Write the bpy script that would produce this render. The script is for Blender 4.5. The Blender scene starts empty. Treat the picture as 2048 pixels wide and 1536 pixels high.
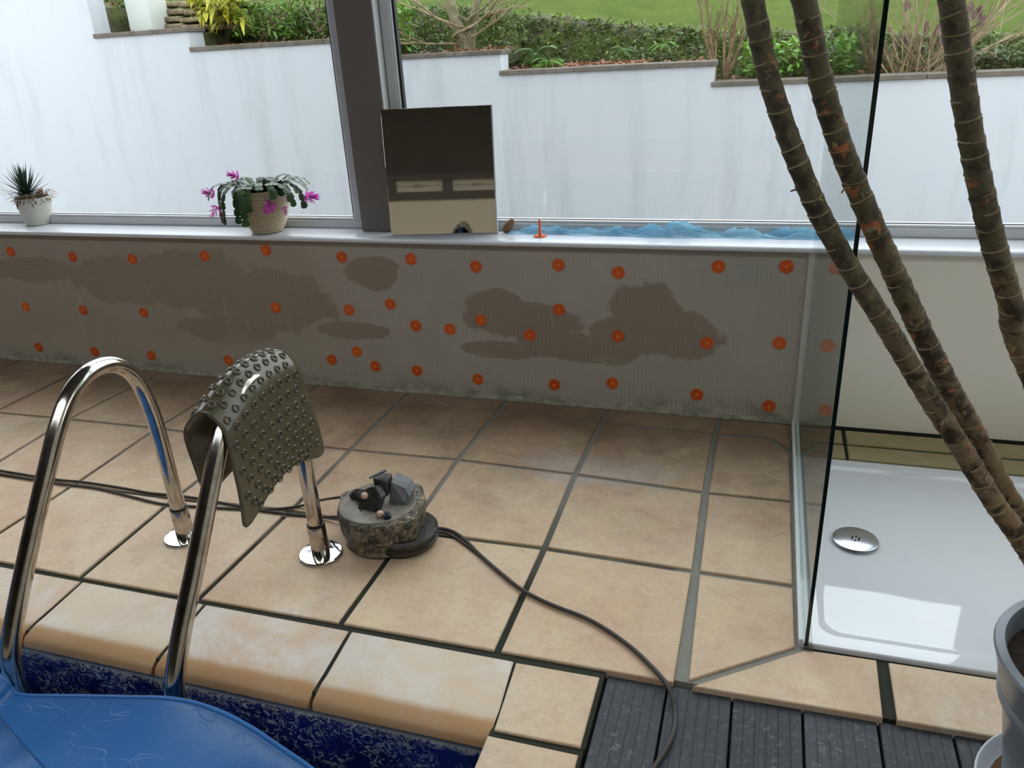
import bpy, bmesh, math, random
from mathutils import Vector, Matrix, noise
random.seed(7)
K = 1.373                      # design units -> metres, applied to every vertex and location
PI = math.pi
sc = bpy.context.scene
COL = sc.collection

# ------------------------------------------------------------------ camera
CAM = Vector((1.42617, -1.07608, 1.05281))
PITCH, ROLL, YAW = 0.41119046, -0.05708007, -0.32362236
FPX = 1567.632
cy_, sy_ = math.cos(YAW), math.sin(YAW)
FWD = Vector((sy_*math.cos(PITCH), cy_*math.cos(PITCH), -math.sin(PITCH)))
R0 = Vector((cy_, -sy_, 0)); U0 = R0.cross(FWD)
RT = math.cos(ROLL)*R0 + math.sin(ROLL)*U0
UP = -math.sin(ROLL)*R0 + math.cos(ROLL)*U0
cam = bpy.data.cameras.new('camera'); camo = bpy.data.objects.new('camera', cam); COL.objects.link(camo)
camo.matrix_world = Matrix((( RT.x, UP.x, -FWD.x, CAM.x*K), (RT.y, UP.y, -FWD.y, CAM.y*K), (RT.z, UP.z, -FWD.z, CAM.z*K), (0,0,0,1)))
cam.sensor_width = 36; cam.lens = 36*FPX/2048; cam.clip_start = 0.05; cam.clip_end = 200
sc.camera = camo

def at(px, py, axis, val):     # point of the plane (axis = val) that the photograph shows at px, py
    d = FWD + (px-1024)/FPX*RT - (py-768)/FPX*UP
    t = (val-CAM[axis])/d[axis]
    return CAM + t*d

# ------------------------------------------------------------------ world, light, exposure
w = bpy.data.worlds.new('world'); sc.world = w; w.use_nodes = True
wn = w.node_tree; bg = wn.nodes['Background']
tc = wn.nodes.new('ShaderNodeTexCoord'); sep = wn.nodes.new('ShaderNodeSeparateXYZ'); rmp = wn.nodes.new('ShaderNodeValToRGB')
wn.links.new(tc.outputs['Generated'], sep.inputs[0]); wn.links.new(sep.outputs['Z'], rmp.inputs[0]); wn.links.new(rmp.outputs[0], bg.inputs['Color'])
rmp.color_ramp.elements[0].position = 0.0; rmp.color_ramp.elements[0].color = (0.85, 0.87, 0.89, 1)
rmp.color_ramp.elements[1].position = 0.8; rmp.color_ramp.elements[1].color = (0.90, 0.94, 0.99, 1)
SKY = 4.0
bg.inputs['Strength'].default_value = SKY
vs = sc.view_settings
sc.display_settings.display_device = 'sRGB'
vs.view_transform = 'Standard'; vs.look = 'None'; vs.gamma = 1.0; vs.use_curve_mapping = False
vs.exposure = 0.0
sc.cycles.use_denoising = True
sc.cycles.max_bounces = 10; sc.cycles.diffuse_bounces = 5; sc.cycles.glossy_bounces = 5
sc.cycles.transmission_bounces = 8; sc.cycles.transparent_max_bounces = 24
sc.cycles.caustics_reflective = False; sc.cycles.caustics_refractive = False
sc.cycles.sample_clamp_indirect = 6.0

# ------------------------------------------------------------------ materials
def lin(c):
    return tuple(((v/255)/12.92 if v/255 <= .04045 else ((v/255+.055)/1.055)**2.4) for v in c)
class NT:
    def __init__(s, name):
        s.m = bpy.data.materials.new(name); s.m.use_nodes = True; s.t = s.m.node_tree
        s.b = s.t.nodes['Principled BSDF']; s.geo = s.t.nodes.new('ShaderNodeNewGeometry')
    def n(s, typ, **kw):
        nd = s.t.nodes.new(typ)
        for k, v in kw.items():
            if hasattr(nd, k) and k not in nd.inputs: setattr(nd, k, v)
            else: nd.inputs[k].default_value = v
        return nd
    def l(s, a, b): s.t.links.new(a, b)
    def noise(s, scale, detail=4, rough=.6, vec=None, dist=0):
        nd = s.n('ShaderNodeTexNoise'); nd.inputs['Scale'].default_value = scale; nd.inputs['Detail'].default_value = detail
        nd.inputs['Roughness'].default_value = rough; nd.inputs['Distortion'].default_value = dist
        s.l(vec or s.geo.outputs['Position'], nd.inputs['Vector']); return nd.outputs['Fac']
    def ramp(s, fac, a, b, ca=(0,0,0,1), cb=(1,1,1,1)):
        if a < 0 or b > 1:         # colour-ramp stops only live in 0..1
            fac = s.math('DIVIDE', s.math('SUBTRACT', fac, a), b-a); a, b = 0.0, 1.0
        r = s.n('ShaderNodeValToRGB'); e = r.color_ramp.elements
        e[0].position = a; e[1].position = b; e[0].color = (*ca[:3], 1); e[1].color = (*cb[:3], 1)
        s.l(fac, r.inputs[0]); return r.outputs[0]
    def mix(s, fac, a, b, mode='MIX'):
        m = s.n('ShaderNodeMix', data_type='RGBA', blend_type=mode)
        for i, v in ((0, fac), (6, a), (7, b)):
            if isinstance(v, (int, float)): m.inputs[i].default_value = v
            elif isinstance(v, tuple): m.inputs[i].default_value = (*v[:3], 1)
            else: s.l(v, m.inputs[i])
        return m.outputs[2]
    def math(s, op, a, b=0.0, c=None):
        m = s.n('ShaderNodeMath', operation=op)
        for i, v in enumerate((a, b) if c is None else (a, b, c)):
            if isinstance(v, (int, float)): m.inputs[i].default_value = v
            else: s.l(v, m.inputs[i])
        return m.outputs[0]
    def col(s, v):
        if isinstance(v, tuple): s.b.inputs['Base Color'].default_value = (*v[:3], 1)
        else: s.l(v, s.b.inputs['Base Color'])
    def set(s, **kw):
        for k, v in kw.items():
            k = k.replace('_', ' ')
            if isinstance(v, (int, float, tuple)): s.b.inputs[k].default_value = v
            else: s.l(v, s.b.inputs[k])
        return s
    def bump(s, h, strength=.3, dist=.01):
        b = s.n('ShaderNodeBump'); b.inputs['Strength'].default_value = strength; b.inputs['Distance'].default_value = dist
        s.l(h, b.inputs['Height']); s.l(b.outputs[0], s.b.inputs['Normal'])
def simple(name, rgb, rough=.5, metal=0, rgb2=None, scale=20, bump=0, **kw):
    t = NT(name); c = lin(rgb)
    if rgb2: t.col(t.ramp(t.noise(scale), .35, .65, c, lin(rgb2)))
    else:
        t.col(t.mix(t.math('MULTIPLY', t.noise(scale), .25), c, tuple(v*.8 for v in c)))
    t.set(Roughness=rough, Metallic=metal)
    if bump: t.bump(t.noise(scale*4), bump)
    if kw: t.set(**kw)
    return t.m

def m_tile():
    t = NT('terracotta_tile'); P = t.geo.outputs['Position']
    oi = t.n('ShaderNodeObjectInfo')
    base = t.ramp(oi.outputs['Random'], 0, 1, lin((222,198,168)), lin((214,186,154)))
    pink = t.ramp(t.noise(3.2, 5), .42, .68)
    c = t.mix(t.math('MULTIPLY', pink, .6), base, lin((196,152,126)))
    yel = t.ramp(t.noise(5.5, 4, dist=.6), .5, .75)
    c = t.mix(t.math('MULTIPLY', yel, .5), c, lin((224,196,150)))
    dust = t.ramp(t.noise(2.1, 8, .7, dist=.8), .56, .74)
    c = t.mix(t.math('MULTIPLY', dust, .65), c, lin((222,210,196)))
    c = t.mix(t.math('MULTIPLY', t.ramp(t.noise(15, 6, .7), .48, .68), .3), c, lin((176,138,108)))
    sx = t.n('ShaderNodeSeparateXYZ'); t.l(P, sx.inputs[0])
    pa = at(1180, 940, 2, 0)*K
    dx = t.math('DIVIDE', t.math('SUBTRACT', sx.outputs['X'], pa.x), .36); dy = t.math('DIVIDE', t.math('SUBTRACT', sx.outputs['Y'], pa.y), .13)
    dd = t.math('ADD', t.math('SQRT', t.math('ADD', t.math('MULTIPLY', dx, dx), t.math('MULTIPLY', dy, dy))), t.math('MULTIPLY', t.math('SUBTRACT', t.noise(8, 8, .7, dist=.8), .5), 1.8))
    c = t.mix(t.math('MULTIPLY', t.ramp(dd, .75, 1.0, (1,1,1,1), (0,0,0,1)), .55), c, lin((200,192,186)))   # dried cement wash
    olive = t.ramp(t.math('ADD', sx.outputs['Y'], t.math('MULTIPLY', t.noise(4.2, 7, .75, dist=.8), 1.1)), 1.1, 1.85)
    c = t.mix(t.math('MULTIPLY', olive, t.math('MULTIPLY_ADD', t.ramp(t.noise(4, 5), .35, .65), .25, .6)), c, lin((106,84,64)))                                # shade towards the wall painted in, mixed with patchy brown staining
    fine = t.noise(60, 5, .7)
    c = t.mix(t.math('MULTIPLY', t.ramp(fine, .35, .75), .18), c, lin((140,104,76)))
    sp = t.ramp(t.noise(230, 2), .74, .78)
    c = t.mix(t.math('MULTIPLY', sp, .6), c, lin((95,75,60)))
    t.col(c); t.set(Roughness=t.math('MULTIPLY_ADD', t.noise(14, 4), .3, .38), Specular_IOR_Level=.35)
    t.bump(t.math('ADD', t.noise(25, 6, .6), t.math('MULTIPLY', t.noise(3, 2), 2)), .25, .004)
    return t.m
def m_coping():
    t = NT('coping_tile'); P = t.geo.outputs['Position']; oi = t.n('ShaderNodeObjectInfo')
    sx = t.n('ShaderNodeSeparateXYZ'); t.l(P, sx.inputs[0])
    nose = t.ramp(t.math('ADD', t.math('MULTIPLY', sx.outputs['Y'], -1), t.math('MULTIPLY', t.noise(12), .012)), .150*K+.003, .160*K+.008)
    base = t.ramp(oi.outputs['Random'], 0, 1, lin((216,195,168)), lin((208,180,152)))
    c = t.mix(t.math('MULTIPLY', t.ramp(t.noise(4, 5), .4, .7), .3), base, lin((190,148,120)))
    dust = t.ramp(t.noise(2.7, 9, .75, dist=1.2), .47, .62)
    c = t.mix(t.math('MULTIPLY', dust, .65), c, lin((216,212,205)))
    fleck = t.ramp(t.noise(28, 9, .8, dist=2), .60, .66)
    c = t.mix(t.math('MULTIPLY', t.math('MULTIPLY', fleck, t.ramp(t.noise(4.4), .52, .6)), .7), c, lin((228,222,214)))
    c = t.mix(t.math('MULTIPLY', nose, .8), c, lin((176,128,72)))
    t.col(c); t.set(Roughness=.42, Specular_IOR_Level=.4); t.bump(t.noise(30, 6), .2, .004)
    return t.m
def m_grout():
    t = NT('grout'); sx = t.n('ShaderNodeSeparateXYZ'); t.l(t.geo.outputs['Position'], sx.inputs[0])
    light = t.mix(t.noise(9, 5), lin((122,119,112)), lin((146,142,132)))
    dark = t.mix(t.ramp(t.noise(7, 4), .4, .6), lin((42,40,32)), lin((34,42,24)))
    far = t.ramp(t.math('ADD', sx.outputs['Y'], t.math('MULTIPLY', t.noise(2.2, 3), .9)), .75, 1.25)
    right = t.ramp(t.math('ADD', sx.outputs['X'], t.math('MULTIPLY', t.noise(5, 3), .06)), 1.795, 1.82)
    f = t.math('MAXIMUM', far, right)
    tray = t.ramp(sx.outputs['X'], 2.14, 2.16)
    f = t.math('MULTIPLY', f, t.math('SUBTRACT', 1.0, tray))
    t.col(t.mix(f, dark, light)); t.set(Roughness=.9); t.bump(t.noise(80, 5), .6, .004)
    return t.m
def m_plaster():
    t = NT('damp_plaster'); P = t.geo.outputs['Position']
    sx = t.n('ShaderNodeSeparateXYZ'); t.l(P, sx.inputs[0]); X, Z = sx.outputs['X'], sx.outputs['Z']
    def blob(cx, cz, rx, rz):
        dx = t.math('DIVIDE', t.math('SUBTRACT', X, cx), rx); dz = t.math('DIVIDE', t.math('SUBTRACT', Z, cz), rz)
        d = t.math('SQRT', t.math('ADD', t.math('MULTIPLY', dx, dx), t.math('MULTIPLY', dz, dz)))
        return d
    dist = None
    for px, py, rw, rh in BLOBS:
        p = at(px, py, 1, 1.084)*K
        d = blob(p.x, p.z, rw*K, rh*K)
        dist = d if dist is None else t.math('MINIMUM', dist, d)
    wob = t.math('ADD', dist, t.math('MULTIPLY', t.math('SUBTRACT', t.noise(9, 7, .65), .5), 1.1))
    damp = t.ramp(wob, .92, 1.03, (1,1,1,1), (0,0,0,1))
    base = t.mix(t.ramp(t.noise(3, 6), .35, .65), lin((170,163,155)), lin((180,172,160)))
    c = t.mix(damp, base, lin((152,138,124)))
    warm = t.ramp(t.math('ADD', t.math('MULTIPLY', X, -1), t.math('MULTIPLY', t.noise(2.4, 5), 1.2)), .1, .8)
    c = t.mix(t.math('MULTIPLY', warm, .55), c, lin((160,148,130)))
    low = t.ramp(t.math('ADD', Z, t.math('MULTIPLY', t.noise(5, 6), .22)), .13, .34, (1,1,1,1), (0,0,0,1))
    c = t.mix(t.math('MULTIPLY', low, .75), c, lin((188,180,162)))
    vlow = t.ramp(t.math('ADD', Z, t.math('MULTIPLY', t.noise(4, 6, .7), .28)), .13, .22, (1,1,1,1), (0,0,0,1))
    c = t.mix(t.math('MULTIPLY', vlow, t.ramp(t.noise(6.5, 4), .42, .6)), c, lin((112,112,108)))
    # drips
    mp = t.n('ShaderNodeMapping'); mp.inputs['Scale'].default_value = (1, 1, .06); t.l(P, mp.inputs[0])
    dr = t.ramp(t.noise(38, 3, .6, vec=mp.outputs[0]), .60, .72)
    c = t.mix(t.math('MULTIPLY', t.math('MULTIPLY', dr, t.ramp(t.noise(4), .5, .6)), .45), c, lin((190,182,160)))
    # mesh dimples of the reinforcing fabric
    mx = t.math('SINE', t.math('MULTIPLY', X, 2*PI/.0175)); mz = t.math('SINE', t.math('MULTIPLY', Z, 2*PI/.0145))
    dots = t.ramp(t.math('MULTIPLY', t.math('MULTIPLY_ADD', mx, .5, .5), t.math('MULTIPLY_ADD', mz, .5, .5)), .45, .85)
    dstr = t.math('MULTIPLY', dots, t.math('MAXIMUM', t.math('MAXIMUM', t.math('MULTIPLY', low, .9), .25), t.math('MULTIPLY', damp, .7)))
    c = t.mix(t.math('MULTIPLY', dstr, t.math('MULTIPLY_ADD', t.ramp(t.noise(7), .4, .65), .45, .2)), c, lin((84,80,74)))
    t.col(c); t.set(Roughness=.75, Specular_IOR_Level=.25)
    t.bump(t.math('SUBTRACT', t.math('MULTIPLY', t.noise(40, 6), .8), dstr), .35, .002)
    return t.m
BLOBS = [(1050,640,.19,.06),(985,610,.10,.05),(1130,690,.16,.045),(1200,700,.13,.05),(1290,640,.115,.115),(1370,670,.115,.075),(1250,670,.12,.07),
         (380,560,.30,.11),(520,600,.30,.11),(250,560,.26,.09),(450,660,.2,.05),(60,540,.22,.05),(745,545,.10,.06),(700,660,.14,.03),(1000,700,.13,.03)]
def m_glass(name, tint, rough=0.0, k=1.0):
    t = NT(name); nt = t.t; out = nt.nodes['Material Output']
    tr = t.n('ShaderNodeBsdfTransparent'); tr.inputs[0].default_value = (*tint, 1)
    gl = t.n('ShaderNodeBsdfGlossy'); gl.inputs['Roughness'].default_value = rough
    fr = t.n('ShaderNodeFresnel')
    t.l(t.math('MULTIPLY_ADD', t.geo.outputs['Backfacing'], 1/1.5-1.5, 1.5), fr.inputs['IOR'])   # same reflectance on both faces of the sheet
    f = t.math('MULTIPLY', fr.outputs[0], k)
    mx = t.n('ShaderNodeMixShader'); t.l(f, mx.inputs[0]); t.l(tr.outputs[0], mx.inputs[1]); t.l(gl.outputs[0], mx.inputs[2])
    t.l(mx.outputs[0], out.inputs[0]); nt.nodes.remove(t.b); return t.m
def m_liner():
    t = NT('pool_liner'); sx = t.n('ShaderNodeSeparateXYZ'); t.l(t.geo.outputs['Position'], sx.inputs[0])
    n1 = t.noise(34, 8, .75, dist=2.5); fl = t.ramp(n1, .53, .55)
    reg = t.ramp(t.noise(11, 3), .40, .5)
    fl = t.math('MULTIPLY', fl, reg)
    pale = t.ramp(t.noise(60, 6, .8, dist=3), .60, .66)
    top = t.ramp(t.math('ADD', sx.outputs['Z'], t.math('MULTIPLY', t.noise(22, 5), .05)), -.075, -.055)
    c = t.mix(t.ramp(t.noise(10), .4, .6), lin((14,24,84)), lin((20,36,112)))
    c = t.mix(t.math('MULTIPLY', fl, .8), c, lin((168,182,184)))
    c = t.mix(t.math('MULTIPLY', pale, .5), c, lin((120,130,110)))
    c = t.mix(t.math('MULTIPLY', top, t.ramp(n1, .45, .55)), c, lin((196,196,186)))
    t.col(c); t.set(Roughness=.35); t.bump(n1, .2, .003); return t.m
def m_cover():
    t = NT('pool_cover_foam')
    v = t.n('ShaderNodeTexVoronoi', feature='DISTANCE_TO_EDGE'); v.inputs['Scale'].default_value = 9; v.inputs['Randomness'].default_value = 1
    mp = t.n('ShaderNodeMapping'); mp.inputs['Scale'].default_value = (.45, 1.5, 1); mp.inputs['Rotation'].default_value = (0, 0, .6)
    t.l(t.geo.outputs['Position'], mp.inputs[0])
    nz = t.n('ShaderNodeTexNoise'); nz.inputs['Scale'].default_value = 4; t.l(mp.outputs[0], nz.inputs['Vector'])
    ad = t.n('ShaderNodeVectorMath', operation='ADD'); t.l(mp.outputs[0], ad.inputs[0]); t.l(nz.outputs['Color'], ad.inputs[1]); t.l(ad.outputs[0], v.inputs['Vector'])
    crease = t.ramp(v.outputs['Distance'], 0, .012, (1,1,1,1), (0,0,0,1))
    sel = t.ramp(t.noise(6, 3), .45, .6)
    cr = t.math('MULTIPLY', crease, sel)
    c = t.mix(t.noise(5, 3), lin((58,118,182)), lin((48,104,168)))
    c = t.mix(t.math('MULTIPLY', cr, .35), c, lin((150,190,226)))
    t.col(c); t.set(Roughness=t.math('MULTIPLY_ADD', t.noise(12, 4), .25, .22), Specular_IOR_Level=.6)
    t.bump(t.math('SUBTRACT', t.math('MULTIPLY', t.noise(10, 5), .5), t.math('MULTIPLY', cr, .3)), .45, .01); return t.m
def m_deck():
    t = NT('deck_composite'); oi = t.n('ShaderNodeObjectInfo')
    sx = t.n('ShaderNodeSeparateXYZ'); t.l(t.geo.outputs['Position'], sx.inputs[0])
    g = t.math('MULTIPLY_ADD', t.math('SINE', t.math('MULTIPLY', sx.outputs['X'], 2*PI/.012)), .5, .5)
    base = t.ramp(oi.outputs['Random'], 0, 1, lin((66,69,74)), lin((56,59,64)))
    c = t.mix(t.math('MULTIPLY', t.ramp(t.noise(90, 4), .55, .7), .35), base, lin((120,124,130)))
    spots = t.math('MULTIPLY', t.ramp(t.noise(55, 3, .5, dist=1), .58, .66), t.ramp(t.noise(5, 3), .52, .62))
    c = t.mix(t.math('MULTIPLY', spots, .5), c, lin((126,130,134)))
    c = t.mix(t.math('MULTIPLY', g, .18), c, lin((40,42,46)))
    t.col(c); t.set(Roughness=.55, Specular_IOR_Level=.3); t.bump(t.math('ADD', t.noise(150, 4), g), .4, .0015); return t.m
def m_metal(name, rgb, rough, grime=None, sc_=18):
    t = NT(name); c = lin(rgb)
    if grime: t.col(t.mix(t.ramp(t.noise(sc_, 6, .7), .45, .75), c, lin(grime)))
    else: t.col(c)
    t.set(Metallic=1.0, Roughness=t.math('MULTIPLY_ADD', t.noise(sc_*2, 4), rough*.8, rough*.6)); return t.m
def m_pump():
    t = NT('muddy_pump_casing')
    c = t.mix(t.ramp(t.noise(22, 8, .75, dist=.5), .42, .58), lin((50,48,46)), lin((126,116,98)))
    c = t.mix(t.ramp(t.noise(34, 8, .8, dist=1), .52, .6), c, lin((186,166,134)))
    c = t.mix(t.ramp(t.noise(48, 6, .7), .56, .62), c, lin((30,30,30)))
    t.col(c); t.set(Roughness=.6); t.bump(t.noise(60, 8, .75), .7, .006); return t.m
def m_top():
    t = NT('dusty_pump_lid')
    c = t.mix(t.ramp(t.noise(16, 6, .7), .4, .6), lin((150,142,130)), lin((118,112,100)))
    c = t.mix(t.ramp(t.noise(30, 6, .8, dist=1), .58, .66), c, lin((150,118,80)))
    t.col(c); t.set(Roughness=.5); t.bump(t.noise(70, 6), .4, .003); return t.m
def m_cane():
    t = NT('ringed_cane_bark'); P = t.geo.outputs['Position']
    sx = t.n('ShaderNodeSeparateXYZ'); t.l(P, sx.inputs[0])
    low = t.ramp(t.math('ADD', sx.outputs['Z'], t.math('MULTIPLY', t.noise(9, 4), .5)), .85, 1.35)
    c = t.mix(low, lin((142,116,84)), lin((88,80,52)))
    c = t.mix(t.ramp(t.noise(26, 6, .7, dist=.6), .46, .58), c, lin((58,46,28)))
    c = t.mix(t.ramp(t.noise(30, 4, dist=.4), .62, .68), c, lin((166,98,58)))
    c = t.mix(t.ramp(t.noise(60, 5), .62, .7), c, lin((160,146,110)))
    t.col(c); t.set(Roughness=.7); t.bump(t.noise(60, 6, .7), .6, .006); return t.m
def m_leaf(name, a, b, rough=.5, trans=.25):
    t = NT(name); oi = t.n('ShaderNodeObjectInfo')
    c = t.mix(t.ramp(t.noise(9, 5), .35, .65), lin(a), lin(b)); t.col(c); t.set(Roughness=rough)
    t.b.inputs['Subsurface Weight'].default_value = 0
    out = t.t.nodes['Material Output']; td = t.n('ShaderNodeBsdfTranslucent'); t.l(c, td.inputs[0])
    mx = t.n('ShaderNodeMixShader'); mx.inputs[0].default_value = trans
    t.l(t.b.outputs[0], mx.inputs[1]); t.l(td.outputs[0], mx.inputs[2]); t.l(mx.outputs[0], out.inputs[0]); return t.m
def m_bank():
    t = NT('mossy_stone_bank')
    c = t.mix(t.ramp(t.noise(9, 8, .7), .4, .6), lin((70,74,44)), lin((104,100,76)))
    c = t.mix(t.ramp(t.noise(4, 6, .7, dist=.5), .45, .6), c, lin((96,112,44)))
    c = t.mix(t.ramp(t.noise(17, 6, .8), .55, .65), c, lin((34,36,24)))
    t.col(c); t.set(Roughness=.95); t.bump(t.noise(22, 8, .7), .9, .05); return t.m
def m_lawn():
    t = NT('lawn_grass')
    c = t.mix(t.ramp(t.noise(2.2, 6, .7), .35, .65), lin((96,124,42)), lin((120,142,54)))
    c = t.mix(t.math('MULTIPLY', t.ramp(t.noise(14, 8, .75), .5, .7), .45), c, lin((80,106,44)))
    c = t.mix(t.ramp(t.noise(7, 4), .70, .74), c, lin((136,120,72)))
    c = t.mix(t.math('MULTIPLY', t.ramp(t.noise(32, 6, .8), .45, .62), .35), c, lin((130,140,66)))
    t.col(c); t.set(Roughness=.9, Specular_IOR_Level=.1); t.bump(t.noise(30, 8, .8), 1.0, .12); return t.m
def m_white_wall():
    t = NT('white_render'); P = t.geo.outputs['Position']
    mp = t.n('ShaderNodeMapping'); mp.inputs['Scale'].default_value = (1, 1, .12); t.l(P, mp.inputs[0])
    s_ = t.ramp(t.noise(3.5, 5, .7, vec=mp.outputs[0]), .50, .66)
    sx = t.n('ShaderNodeSeparateXYZ'); t.l(P, sx.inputs[0])
    c = t.mix(t.math('MULTIPLY', s_, .32), lin((184,188,193)), lin((150,156,156)))
    t.col(c); t.set(Roughness=.85); return t.m
def m_polish():
    t = NT('polished_tile')
    sm = t.ramp(t.noise(26, 6, .7, dist=1), .66, .74)
    sx = t.n('ShaderNodeSeparateXYZ'); t.l(t.geo.outputs['Position'], sx.inputs[0])
    t.col(t.mix(t.math('MULTIPLY', sm, .5), lin((222,216,206)), lin((70,66,62)))); t.set(Metallic=1.0, Roughness=t.math('MULTIPLY_ADD', sm, .3, .02)); return t.m
def m_terr_olive():
    t = NT('algae_stained_tile')
    c = t.mix(t.ramp(t.noise(6, 6, .7), .35, .65), lin((158,148,104)), lin((176,158,124)))
    t.col(c); t.set(Roughness=.6); return t.m

M = dict(
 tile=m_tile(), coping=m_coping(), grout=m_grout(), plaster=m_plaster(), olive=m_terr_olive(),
 pane=m_glass('window_glass', (.95,.97,.97), k=1.0), shower=m_glass('shower_glass', (.90,.95,.94)),
 edge=simple('glass_edge', (4,26,24), .15), liner=m_liner(), cover=m_cover(), deck=m_deck(),
 steel=m_metal('polished_steel', (200,194,186), .13, (150,140,126)), flange=m_metal('chrome_flange', (236,238,240), .05),
 drain=m_metal('brushed_chrome', (190,194,202), .2), seal=simple('black_rubber', (18,18,18), .5),
 cable=simple('cable_sheath', (62,56,50), .55), pump=m_pump(), lid=m_top(), black=simple('black_plastic', (34,34,34), .4, rgb2=(70,68,62), scale=40),
 mat=None, white=simple('white_sill_board', (226,230,236), .22), frame=simple('window_frame_white', (206,206,208), .35), column=simple('greige_column', (118,110,103), .5),
 cream=simple('cream_panel', (246,238,222), .35), tray=simple('white_acrylic', (226,228,232), .04, Coat_Weight=.5, Coat_Roughness=.02), bead=simple('silicone_bead', (222,218,204), .5),
 rail=simple('channel_white', (226,230,230), .35), orange=m_leaf('orange_plastic', (236,112,44), (222,92,34), .35, .12), orange2=simple('orange_pin_head', (246,146,60), .4),
 wwall=m_white_wall(), capm=simple('wall_capping', (106,98,90), .9, rgb2=(84,78,66), scale=9, bump=.3), bank=m_bank(), lawn=m_lawn(), soil=simple('leaf_litter_soil', (92,66,46), .95, rgb2=(60,50,36), scale=30, bump=.6),
 pierm=simple('pale_block', (196,202,196), .9), wood=simple('dark_beam', (92,84,78), .6), ceil=simple('dark_ceiling', (84,78,72), .8), roomcream=simple('cream_wall_paint', (232,222,200), .7),
 aloe=m_leaf('dark_succulent', (34,58,44), (52,78,56), .45, .1), dead=m_leaf('dry_leaf', (112,86,62), (150,122,92), .8, .3), potw=simple('white_ceramic', (206,204,192), .35),
 potc=simple('ribbed_cream_ceramic', (196,180,150), .4), earth=simple('potting_soil', (38,28,22), .95, rgb2=(66,48,34), scale=60, bump=.8), cactus=m_leaf('cactus_segment', (62,96,42), (38,62,34), .4, .15),
 pink=m_leaf('pink_petal', (214,70,196), (232,130,210), .5, .4), film=None, polish=m_polish(), potg=simple('grey_glazed_pot', (128,134,142), .28), saucer=simple('white_saucer', (214,218,226), .25),
 cane=m_cane(), ring=simple('leaf_scar', (156,138,104), .8, rgb2=(110,92,60), scale=30), rust=simple('wet_soil_residue', (96,62,36), .8), pinkbolt=simple('pale_bolt_head', (214,176,152), .5), capblue=simple('blue_cap', (24,34,56), .4),
 bark=simple('grey_bark', (138,128,104), .9, rgb2=(102,98,72), scale=14, bump=.6), twig=simple('pale_twig', (160,142,114), .85, rgb2=(116,98,72), scale=12), redtwig=simple('reddish_twig', (136,112,84), .8, rgb2=(104,80,58), scale=12),
 fern=m_leaf('fern_green', (92,122,60), (66,96,48)), leafg=m_leaf('bush_leaf', (98,128,52), (70,98,40)), leafy=m_leaf('yellow_leaf', (196,186,50), (150,160,56)), leafd=m_leaf('dark_leaf', (58,80,40), (84,104,50)),
 leafb=m_leaf('bright_leaf', (120,160,60), (86,126,44)), litter=m_leaf('brown_litter', (158,100,66), (110,76,52)), moss=m_leaf('moss_tuft', (112,128,52), (70,88,36)), purple=m_leaf('withered_purple_leaf', (122,98,90), (98,74,66)), grass=m_leaf('grass_blade', (136,178,60), (110,150,48)), strap=m_leaf('strap_leaf', (60,96,60), (88,118,82), .35))
t = NT('mat_plastic'); t.col(t.mix(t.noise(12, 4), lin((88,81,62)), lin((106,98,78)))); t.set(Roughness=.16, Specular_IOR_Level=.7, Transmission_Weight=.0)
out = t.t.nodes['Material Output']; tr = t.n('ShaderNodeBsdfTransparent'); tr.inputs[0].default_value = (.5,.46,.36,1); mx = t.n('ShaderNodeMixShader'); mx.inputs[0].default_value = .22
t.l(t.b.outputs[0], mx.inputs[1]); t.l(tr.outputs[0], mx.inputs[2]); t.l(mx.outputs[0], out.inputs[0]); M['mat'] = t.m
M['film'] = m_leaf('blue_film', (172,216,236), (206,234,244), .3, .6)

# ------------------------------------------------------------------ geometry helpers (design units)
def V(*a): return Vector(a)
def obj(name, bm, mat, parent=None, loc=None, smooth=False, keep=False):
    """bm in design world coordinates -> one linked mesh object; origin at loc (or the parent's)"""
    me = bpy.data.meshes.new(name)
    org = Vector(loc) if loc is not None else (Vector(parent['_o']) if parent is not None else V(0,0,0))
    for v in bm.verts: v.co = (v.co-org)*K
    bmesh.ops.recalc_face_normals(bm, faces=bm.faces[:])
    bm.to_mesh(me); bm.free()
    if smooth: me.shade_smooth(); me.set_sharp_from_angle(angle=math.radians(32))
    return _link(name, me, mat, parent, org)
def raw(name, vs_, fs, mat, parent=None, loc=None, smooth=False):
    me = bpy.data.meshes.new(name)
    org = Vector(loc) if loc is not None else (Vector(parent['_o']) if parent is not None else V(0,0,0))
    me.from_pydata([((v[0]-org[0])*K, (v[1]-org[1])*K, (v[2]-org[2])*K) for v in vs_], [], fs); me.update()
    if smooth: me.shade_smooth(); me.set_sharp_from_angle(angle=math.radians(32))
    return _link(name, me, mat, parent, org)
def _link(name, me, mat, parent, org):
    o = bpy.data.objects.new(name, me); COL.objects.link(o)
    if mat: me.materials.append(mat)
    o['_o'] = tuple(org)
    if parent is not None:
        o.parent = parent; o.location = (org-Vector(parent['_o']))*K
    else: o.location = org*K
    return o
def tag(o, label=None, cat=None, group=None, kind=None):
    if label: o['label'] = label
    if cat: o['category'] = cat
    if group: o['group'] = group
    if kind: o['kind'] = kind
    return o
def thing(name, label, cat, loc, group=None):
    o = bpy.data.objects.new(name, None); COL.objects.link(o); o.location = Vector(loc)*K; o['_o'] = tuple(loc)
    o.empty_display_size = .05
    return tag(o, label, cat, group)
def bmn(): return bmesh.new()
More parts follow.
